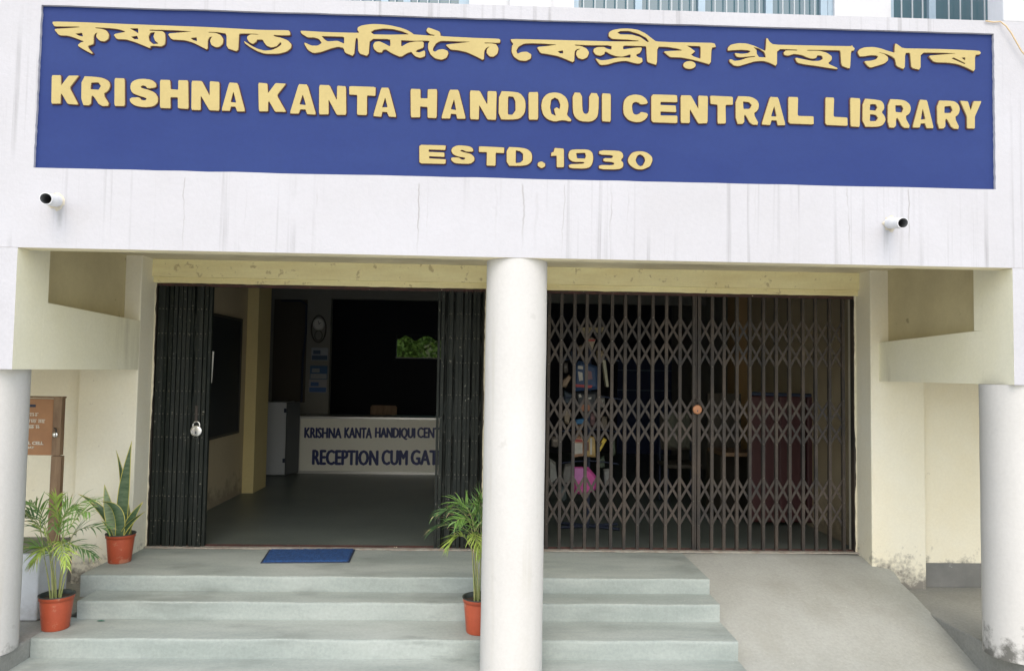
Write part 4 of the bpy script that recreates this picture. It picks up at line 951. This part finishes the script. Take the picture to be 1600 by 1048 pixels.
for (w_, a_, b_) in (('KRISHNA',476,533),('KANTA',538.5,580.5),('HANDIQUI',586.5,648),('CENTRAL',652.5,711),('LIBRARY',716,772)): CT(w_, a_, b_, 668, 686.5 if 'Q' in w_ else 684, 0)
for (w_, a_, b_) in (('RECEPTION',488.5,590),('CUM',597,636),('GATE',642.5,694),('ENTRY',701,752)): CT(w_, a_, b_, 703, 726, 0)
# chair behind the counter
root = empty('chair', (P(597,640,Y=YCo+.9).x, YCo+.9, 0)); tag(root, 'brown wooden chair whose back just shows over the reception counter', 'chair')
zc_ = P(597, 634, Y=YCo+.9).z
m = MB(); m.box(-.22,.22,-.2,.2,.42,.46); m.build('seat', WOOD, root)
m = MB(); m.box(-.2,.2,.19,.215,zc_-.22,zc_); m.box(-.2,.2,.19,.215,.6,.68); m.build('backrest', WOOD, root)
for sx in (-1,1):
    m = MB(); m.box(sx*.2-.018,sx*.2+.018,.18,.22,0,zc_-.02); m.build('leg', WOOD, root)
    m = MB(); m.box(sx*.2-.018,sx*.2+.018,-.2,-.165,0,.42); m.build('leg', WOOD, root)
# pale cabinet left of the counter
p0_ = P(462, 740, Z=0); cb0 = P(413, 743, Z=0)
ch = P(440, 628, Y=YCo-.3).z
root = empty('steel_cabinet', (cb0.x, YCo-.35, 0)); tag(root, 'pale steel cabinet standing against the left end of the reception counter', 'cabinet')
a0 = P(414,700,Y=YCo-.33).x-root.location.x; a1 = P(446,700,Y=YCo-.33).x-root.location.x
m = MB(); m.box(a0, a1, 0, .45, .02, ch); m.build('body', CABW, root, bevel=.004)
m = MB(); m.hexa([(a1+.003,0,.02),(a1+.02,-.01,.02),(a1+.13,.28,.02),(a1+.11,.30,.02)], [(a1+.003,0,ch),(a1+.02,-.01,ch),(a1+.13,.28,ch),(a1+.11,.30,ch)]); dr_ = m.build('door', CABD, root)
for z in (.2, ch-.15):
    m = MB(); m.box(a1-.03, a1+.0025, -.012, -.001, z, z+.06); m.build('hinge', MATR, dr_)
# dark board over the cabinet with a cable
m = MB(); xa, xb = P(427,550,Y=YBK-.02).x, P(478,550,Y=YBK-.02).x; m.box(xa, xb, YBK-.03, YBK-.001, P(450,628,Y=YBK).z, P(450,468,Y=YBK).z)
tag(m.build('wall_panel', DARKR), 'dark brown panel on the hall wall above the pale cabinet', 'panel')
m = MB(); pts = [(440,470),(470,470),(479,476),(478,520),(473,560),(471,628)]
m.tube([P(u, v, Y=YBK-.05) for u, v in pts], .018, 6); tag(m.build('wall_cable', MATR), 'black cable running down the hall wall left of the clock', 'cable')
# clock
cc = P(498, 510, Y=YBK-.02); root = empty('wall_clock', cc); tag(root, 'oval silver wall clock with pendulum on the grey hall wall', 'clock')
def ring_oval(rx, rz, t, dz, mt, nm):
    m = MB(); n_ = 40; m.tube([(rx*math.cos(2*math.pi*k/n_), 0, dz+rz*math.sin(2*math.pi*k/n_)) for k in range(n_+1)], t, 6, caps=False); return m.build(nm, mt, root)
ring_oval(.118, .22, .012, -.04, BFRAME, 'outer_ring'); ring_oval(.085, .095, .012, .04, CALU, 'bezel'); ring_oval(.06, .08, .007, -.15, BFRAME, 'pendulum_ring')
m = MB(); m.lathe([(.0001,0),(.082,0)], (0,0,0), 30); m.v = [(x, .0, y*1.1+.04) for x,y,z in m.v]; m.build('dial', PAPER, root)
m = MB(); m.bbox((0,-.006,.065), .004, .03, .001, .4); m.bbox((.015,-.006,.05), .004, .022, .001, -1.0); m.build('hands', MATR, root)
# calendars
for (v0, v1, u0, u1, lab, c_a, c_b) in ((543,563,487,513,'upper pale blue wall calendar under the oval clock',(.30,.33,.36),(.06,.10,.16)), (571,592,485,512,'middle wall calendar with a blue picture under the oval clock',(.05,.12,.24),(.28,.30,.32)), (592.6,613,483,511,'lowest wall calendar with a blue foot band under the oval clock',(.30,.30,.32),(.05,.12,.30))):
    root = empty('wall_calendar', P((u0+u1)/2, v0, Y=YBK-.012)); tag(root, lab, 'calendar', 'calendars hung below the hall clock')
    q = root.location; xa, xb = P(u0,v0,Y=YBK).x-q.x, P(u1,v0,Y=YBK).x-q.x; za, zb = P(u0,v1,Y=YBK).z-q.z, P(u0,v0,Y=YBK).z-q.z
    m = MB(); m.box(xa, xb, 0, .004, za, zb); m.build('sheet', mat('calendar_paper', c_a, .7), root)
    m = MB(); m.box(xa+.01, xb-.01, -.003, -.0005, za+.01, za+(zb-za)*.4); m.box(xa+.03, xa+(xb-xa)*.55, -.003, -.0005, za+(zb-za)*.5, za+(zb-za)*.8); m.build('picture', mat('calendar_print', c_b, .7), root)

# ------------------------------------------------------------------ hall contents, right
# blue board low on the far side
YBB = YFW-.05
m0 = empty('display_board', (P(1040,590,Y=YBB).x, YBB, 1.6)); tag(m0, 'deep blue display board with two thin white lines behind the closed gate', 'board')
q = m0.location; xa, xb = P(965,590,Y=YBB).x-q.x, P(1130,590,Y=YBB).x-q.x; za, zb = P(1040,720,Y=YBB).z-q.z, P(1040,562,Y=YBB).z-q.z
m = MB(); m.box(xa, xb, 0, .03, za, zb); m.build('panel', mat('display_board_blue', (.006,.022,.085), .6), m0)
m = MB()
for v in (580, 611): z = P(1040, v, Y=YBB).z-q.z; m.box(xa, xb, -.004, -.001, z, z+.02)
m.build('line', mat('display_board_line', (.10,.15,.22), .6), m0)
# maroon screen
YM = 7.75; MAR = mat('maroon_rexine', (.045,.010,.011), .6, var=(.05,.011,.012), vscale=2, vamt=.6)
xa, xb = P(1172,700,Y=YM).x, P(1304,700,Y=YM).x; zt2 = P(1240,619,Y=YM).z
root = empty('folding_screen', ((xa+xb)/2, YM, 0)); tag(root, 'tall dark maroon upholstered screen with a rounded black edge inside the closed right doorway', 'screen')
q = root.location
for i in range(3):
    a = xa+(xb-xa)*i/3-q.x; b = xa+(xb-xa)*(i+1)/3-q.x
    m = MB(); m.box(a+.008, b-.008, 0, .06, .05, zt2); m.build('panel', MAR, root, bevel=.02)
m = MB(); m.tube([(xb-q.x+.02,.03,.0),(xb-q.x+.02,.03,zt2-.05),(xb-q.x-.02,.03,zt2+.005),(xa-q.x,.03,zt2+.02)], .022, 8); m.build('edge_rail', MATR, root)
# tall dark board left of the screen
YK2 = 8.3; root = empty('desk', (P(1145,700,Y=YK2).x, YK2, 0)); tag(root, 'dark desk with a tall back panel beside the maroon screen', 'desk')
q = root.location; hw = (P(1172,700,Y=YK2).x-P(1118,700,Y=YK2).x)/2; zt3 = P(1145,616,Y=YK2).z
m = MB(); m.box(-hw, hw, .3, .33, 0, zt3); m.build('back_panel', DARKR, root)
m = MB(); m.box(-hw, hw, -.25, .299, .70, .74); m.build('top', WOOD, root)
for sx in (-1, 1): m = MB(); m.box(sx*hw-.02, sx*hw+.02, -.25, .29, 0, .699); m.build('side_panel', DARKR, root)
# rack with hanging packets
YR = 7.55; xr_ = P(922,700,Y=YR).x
rack = empty('hanging_rack', (xr_, YR, 0)); tag(rack, 'dark upright rack hung with bags and packets behind the closed gate by the column', 'rack')
m = MB(); m.tube([(0,.1,0),(0,.1,P(925,505,Y=YR).z)], .018, 8); m.build('pole', MATR, rack)
m = MB(); m.tube([(-.32,.0,.02),(.32,.2,.02)], .015, 8); m.tube([(-.3,.25,.02),(.3,-.05,.02)], .015, 8); m.build('foot', MATR, rack)
for v, hw_ in ((512,.18),(560,.30),(620,.32),(672,.30),(722,.30)):
    z = P(925,v,Y=YR).z; m = MB(); m.tube([(-hw_,.05,z-.02),(-hw_*.5,.06,z),(0,.06,z+.01),(hw_*.5,.06,z),(hw_,.05,z-.02)], .008, 6); m.build('arm', MATR, rack)
m = MB(); z = P(920,512,Y=YR).z; m.add([(-.14,.0,z),(.14,.0,z+.01),(.10,.01,z-.06),(.02,.0,z-.035),(-.06,.01,z-.07),(-.12,.02,z-.03)], [[0,1,2,3,4,5]]); m.add([(-.14,.012,z),(.14,.012,z+.01),(.10,.022,z-.06),(.02,.012,z-.035),(-.06,.022,z-.07),(-.12,.032,z-.03)], [[0,1,2,3,4,5]])
m.build('top_fabric', mat('rack_fabric', (.30,.26,.16), .9), rack)
def colmat(nm, c, r=.6): return mat(nm, c, r, var=tuple(x*.6 for x in c), vscale=14, vamt=.6)
def packet(name, poly, y, depth, mt, label, cat, prints=(), group='packets and bags hung on the rack', handle=None):
    c = P(sum(p[0] for p in poly)/len(poly), sum(p[1] for p in poly)/len(poly), Y=y)
    root = empty(name, c); tag(root, label, cat, group)
    W = [P(u, v, Y=y)-c for u, v in poly]; n_ = len(W)
    # pillow shape: rim at mid depth, raised inner ring front and back
    ctr = sum(W, Vector())/n_; m = MB()
    fr = [ctr+(p-ctr)*.78+Vector((0,-depth,0)) for p in W]; bk = [ctr+(p-ctr)*.78+Vector((0,depth,0)) for p in W]
    m.add(list(W)+fr+bk, [[i,(i+1)%n_,n_+(i+1)%n_,n_+i] for i in range(n_)]+[[i,2*n_+i,2*n_+(i+1)%n_,(i+1)%n_] for i in range(n_)]+[list(range(n_,2*n_)), list(range(2*n_,3*n_))[::-1]], 0, False)
    m.build('bag_body', mt, root)
    for (pp, mt2) in prints:
        V = [P(u, v, Y=y-depth-.003)-c for u, v in pp]; k = len(V)
        m = MB(); m.add(list(V)+[v_+Vector((0,.002,0)) for v_ in V], [list(range(k)), list(range(k,2*k))[::-1]]+[[i,(i+1)%k,k+(i+1)%k,k+i] for i in range(k)]); m.build('print', mt2, root)
    if handle:
        m = MB(); m.tube([P(u, v, Y=y)-c for u, v in handle], .004, 6); m.build('handle', MATR, root)
YQ = YR-.03
blue_d = colmat('packet_navy', (.03,.07,.16)); whi = colmat('print_white', (.55,.55,.50)); red = colmat('print_red', (.42,.06,.06))
packet('packet', [(897,572),(905,563),(933,572),(935,608),(897,611)], YQ, .03, blue_d, 'navy blue packet with white and red print, highest large packet on the rack', 'packet',
       [([(903,571),(911,572),(911,577),(903,576)], whi), ([(903,580),(910,582),(911,594),(905,595)], whi), ([(914,578),(924,580),(926,592),(916,594)], colmat('print_dull', (.20,.12,.14))), ([(898,600),(926,602),(924,606),(898,604)], red)])
packet('cone_packet', [(917,530),(924,526),(931,530),(925,549)], YQ, .02, colmat('packet_cream', (.42,.36,.26)), 'small cream cone shaped packet with red print near the top of the rack', 'packet', [([(919,530),(930,530),(929,533),(920,533)], red)])
packet('pink_bag', [(896,729),(919,729),(932,744),(931,765),(915,773),(896,770)], YQ, .04, colmat('bag_pink', (.62,.10,.36)), 'bright pink bag hanging low on the rack', 'bag', [([(898,731),(917,731),(917,750),(898,752)], colmat('bag_pink_pale', (.60,.22,.52)))])
packet('snack_packet', [(895,684),(899,680),(912,683),(912,712),(896,714)], YQ, .02, colmat('packet_red_cream', (.48,.30,.20)), 'red and cream snack packet left of the yellow one on the rack', 'packet', [([(898,692),(910,692),(910,708),(898,709)], whi), ([(899,686),(910,687),(910,690),(899,690)], red)])
packet('snack_packet', [(914,680),(930,682),(931,714),(915,713)], YQ, .02, colmat('packet_gold', (.50,.36,.14)), 'gold and brown snack packet in the middle of the rack', 'packet', [([(922,684),(925,684),(925,710),(922,710)], whi), ([(916,690),(920,690),(920,704),(916,704)], colmat('print_brown', (.14,.06,.05)))])
packet('yellow_packet', [(943,683),(948,687),(938,705),(933,701)], YQ, .012, colmat('packet_yellow', (.72,.55,.08)), 'small bright yellow packet sticking out at the right of the rack', 'packet', [([(939,691),(941,692),(937,699),(936,698)], colmat('print_black', (.03,.02,.02)))])
packet('cloth_bag', [(879,642),(886,638),(892,640),(889,664),(882,660)], YQ, .03, colmat('bag_beige', (.30,.25,.18)), 'small beige cloth bag hanging on the left of the rack', 'bag')
packet('brown_packet', [(879,594),(889,585),(893,589),(884,606),(878,604)], YQ, .025, colmat('packet_tan', (.30,.22,.15)), 'crumpled tan packet hanging at the upper left of the rack', 'packet')
packet('grey_bag', [(858,715),(868,722),(871,748),(858,760)], YQ, .04, colmat('bag_grey', (.26,.27,.25)), 'grey plastic bag at the far left of the rack next to the column', 'bag')
packet('grey_bag', [(882,725),(893,722),(894,752),(880,758),(878,740)], YQ, .04, colmat('bag_grey_dull', (.16,.16,.15)), 'dull grey plastic bag left of the pink bag on the rack', 'bag')
packet('dark_packet', [(899,613),(933,612),(934,640),(900,643)], YQ, .03, colmat('packet_black', (.03,.035,.04)), 'black packet with white specks under the navy packet on the rack', 'packet', [([(904,616),(907,615),(909,620),(905,621)], whi), ([(919,621),(924,620),(924,623),(920,624)], whi), ([(906,632),(922,632),(922,642),(906,642)], colmat('print_orange', (.35,.15,.08)))])
packet('blue_packet', [(899,655),(914,653),(913,662),(899,663)], YQ, .015, colmat('packet_blue', (.03,.16,.34)), 'small blue packet above the snack packets on the rack', 'packet')
m = MB(); m.hexa([(P(947,604,Y=YR).x,YR-.01,P(947,604,Y=YR).z),(P(951,604,Y=YR).x,YR-.01,P(951,604,Y=YR).z),(P(951,604,Y=YR).x,YR+.08,P(951,604,Y=YR).z),(P(947,604,Y=YR).x,YR+.08,P(947,604,Y=YR).z)],
                 [(P(941,562,Y=YR).x,YR-.01,P(941,562,Y=YR).z),(P(946,562,Y=YR).x,YR-.01,P(946,562,Y=YR).z),(P(946,562,Y=YR).x,YR+.08,P(946,562,Y=YR).z),(P(941,562,Y=YR).x,YR+.08,P(941,562,Y=YR).z)])
tag(m.build('magazine', colmat('magazine_pages', (.42,.42,.30))), 'slim pale magazine standing edge on at the right of the rack', 'magazine')
rs = random.Random(31)
small_labels = iter(['small dark brown packet left of the navy packet, above the tan one', 'small brown packet just below the fabric at the top of the rack', 'small tan packet at the upper right of the rack beside the pale magazine top',
 'small dark blue packet hanging between the tan packet and the beige cloth bag', 'small grey packet below the foot of the pale magazine', 'small orange-brown packet above the red and cream snack packet', 'small dark green packet directly under the yellow packet',
 'small pale grey packet at the right of the pink bag', 'small dull beige packet at the far left, below the beige cloth bag', 'small dark brown packet right above the yellow packet', 'small blackish packet lowest on the left, under the grey bags',
 'small dark red packet above the gold snack packet', 'small dark olive packet farthest to the right on the rack', 'small dark navy packet touching the top left corner of the big navy packet'])
for (u, v, c_) in ((884,575,(.10,.09,.08)),(906,548,(.16,.13,.08)),(938,556,(.20,.16,.09)),(889,622,(.05,.08,.11)),(941,628,(.14,.14,.12)),(905,672,(.22,.14,.08)),(940,722,(.06,.09,.06)),(950,745,(.22,.23,.22)),(868,690,(.14,.12,.10)),(944,660,(.12,.10,.07)),(878,770,(.05,.07,.07)),(926,655,(.10,.05,.05)),(957,700,(.05,.07,.04)),(897,560,(.03,.05,.09))):
    w__, h__ = rs.uniform(4,8), rs.uniform(8,14); t__ = rs.uniform(-4,4)
    packet('small_packet', [(u-w__,v-h__+t__),(u+w__*.8,v-h__-t__*.5),(u+w__,v+h__*.7),(u+t__*.4,v+h__),(u-w__*.9,v+h__*.8)], YR+rs.uniform(.0,.14), .018, colmat('small_packet_skin', c_), next(small_labels), 'packet',
           [([(u-w__*.5,v-h__*.4),(u+w__*.4,v-h__*.4),(u+w__*.4,v),(u-w__*.5,v)], colmat('small_print', tuple(min(.5, x*2.2) for x in c_)))] if rs.random() < .5 else ())
# chair with cloth draped over it, in the middle of the hall
YD = 9.2; cxm = P(1062,700,Y=YD).x
root = empty('hall_chair', (cxm, YD, 0)); tag(root, 'dark hall chair behind the closed gate with a grey cloth over its back', 'chair')
for sx in (-1,1):
    m = MB(); m.tube([(sx*.2,.2,0),(sx*.2,.2,.45),(sx*.19,.24,1.05)], .016, 8); m.build('leg', MATR, root)
    m = MB(); m.tube([(sx*.2,-.2,0),(sx*.2,-.2,.44)], .016, 8); m.build('leg', MATR, root)
m = MB(); m.box(-.23,.23,-.23,.23,.44,.49); m.build('seat', DARKR, root, bevel=.015)
m = MB(); m.box(-.2,.2,.2,.235,.62,1.08); m.build('backrest', DARKR, root, bevel=.012)
m = MB(); n1, n2 = 16, 16; rnd = random.Random(6)
for sgn in (1,):
    for j in range(n2+1):
        for i in range(n1+1):
            x = -.17+.34*i/n1; t = j/n2
            s_ = (t-.3)*.75
            y = .19-.012*math.sin(i*1.3)-(.03 if t > .3 else -.07); z = 1.10-(abs(s_))*.85-.01*math.sin(i*.9)
            m.v.append((cxm+x, YD+y-.01, z))
    for j in range(n2):
        for i in range(n1): m.f.append([j*(n1+1)+i, j*(n1+1)+i+1, (j+1)*(n1+1)+i+1, (j+1)*(n1+1)+i]); m.m.append(0); m.sm.append(True)
o = m.build('draped_cloth', colmat('cloth_grey_green', (.15,.155,.12), .95)); sol = o.modifiers.new('thickness', 'SOLIDIFY'); sol.thickness = .004
tag(o, 'grey-green cloth draped over the back of the hall chair', 'cloth')

# small litter
m = MB(); q = P(160, 969, Z=Z1+.001 if False else Z2); 
lf = P(157, 970, Z=Z2); m.add([(lf.x-.03,lf.y,Z2+.004),(lf.x,lf.y-.012,Z2+.007),(lf.x+.035,lf.y,Z2+.004),(lf.x,lf.y+.012,Z2+.008)], [[0,1,2,3]]); m.add([(lf.x-.03,lf.y,Z2+.002),(lf.x,lf.y-.012,Z2+.005),(lf.x+.035,lf.y,Z2+.002),(lf.x,lf.y+.012,Z2+.006)], [[3,2,1,0]])
tag(m.build('fallen_leaf', mat('leaf_teal', (.05,.16,.12), .6)), 'single dark green leaf lying on the lower step beside the palm pot', 'leaf')

# ------------------------------------------------------------------ trees added beyond the far opening, standing in for a reflection
def tree(x, y, h, r, seed, label, mt):
    root = empty('tree', (x, y, ZG)); tag(root, label, 'tree', 'trees added behind the building to stand in for a reflection')
    rnd = random.Random(seed); m = MB()
    m.tube([(0,0,0),(.05,.02,h*.25),(.0,.05,h*.5),(.08,0,h*.8)], [.16,.13,.10,.04], 10)
    for k in range(7):
        a = k*2.4; z = h*(.25+.07*k); m.tube([(0,0,z),(r*.4*math.cos(a),r*.4*math.sin(a),z+.3),(r*.8*math.cos(a),r*.8*math.sin(a),z+.7)], [.05,.035,.012], 6)
    m.build('trunk', mat('bark', (.10,.075,.05), .9), root)
    m = MB(); cl = [(rnd.gauss(0,r*.45), rnd.gauss(0,r*.45), h*.58+rnd.gauss(0,h*.17), rnd.uniform(.25,.55)*r*.6) for _ in range(36)]
    for (cx,cy,cz,cr) in cl:
        for _ in range(170):
            v_ = Vector((rnd.gauss(0,1),rnd.gauss(0,1),rnd.gauss(0,1))).normalized()*cr*rnd.uniform(.6,1.05); c = Vector((cx,cy,cz))+v_
            a = Vector((rnd.gauss(0,1),rnd.gauss(0,1),rnd.gauss(0,1))).normalized(); b = a.cross(Vector((rnd.gauss(0,1),rnd.gauss(0,1),rnd.gauss(0,1)))).normalized(); s = rnd.uniform(.05,.10)
            m.add([c-a*s, c+b*s*.5, c+a*s, c-b*s*.5], [[0,1,2,3]])
    m.build('crown', mt, root)
LEAF = mat('tree_leaf', (.09,.17,.035), .6, var=(.20,.28,.06), vscale=3, vamt=.8)
wc = P(650, 541, Y=22)
tree(wc.x-.3, 21.5, 5.2, 2.3, 1, 'leafy tree standing in for a green reflection in the hall, on its left side', LEAF)
tree(wc.x+2.6, 22.5, 5.4, 2.3, 2, 'leafy tree standing in for a green reflection in the hall, on its right side', LEAF)
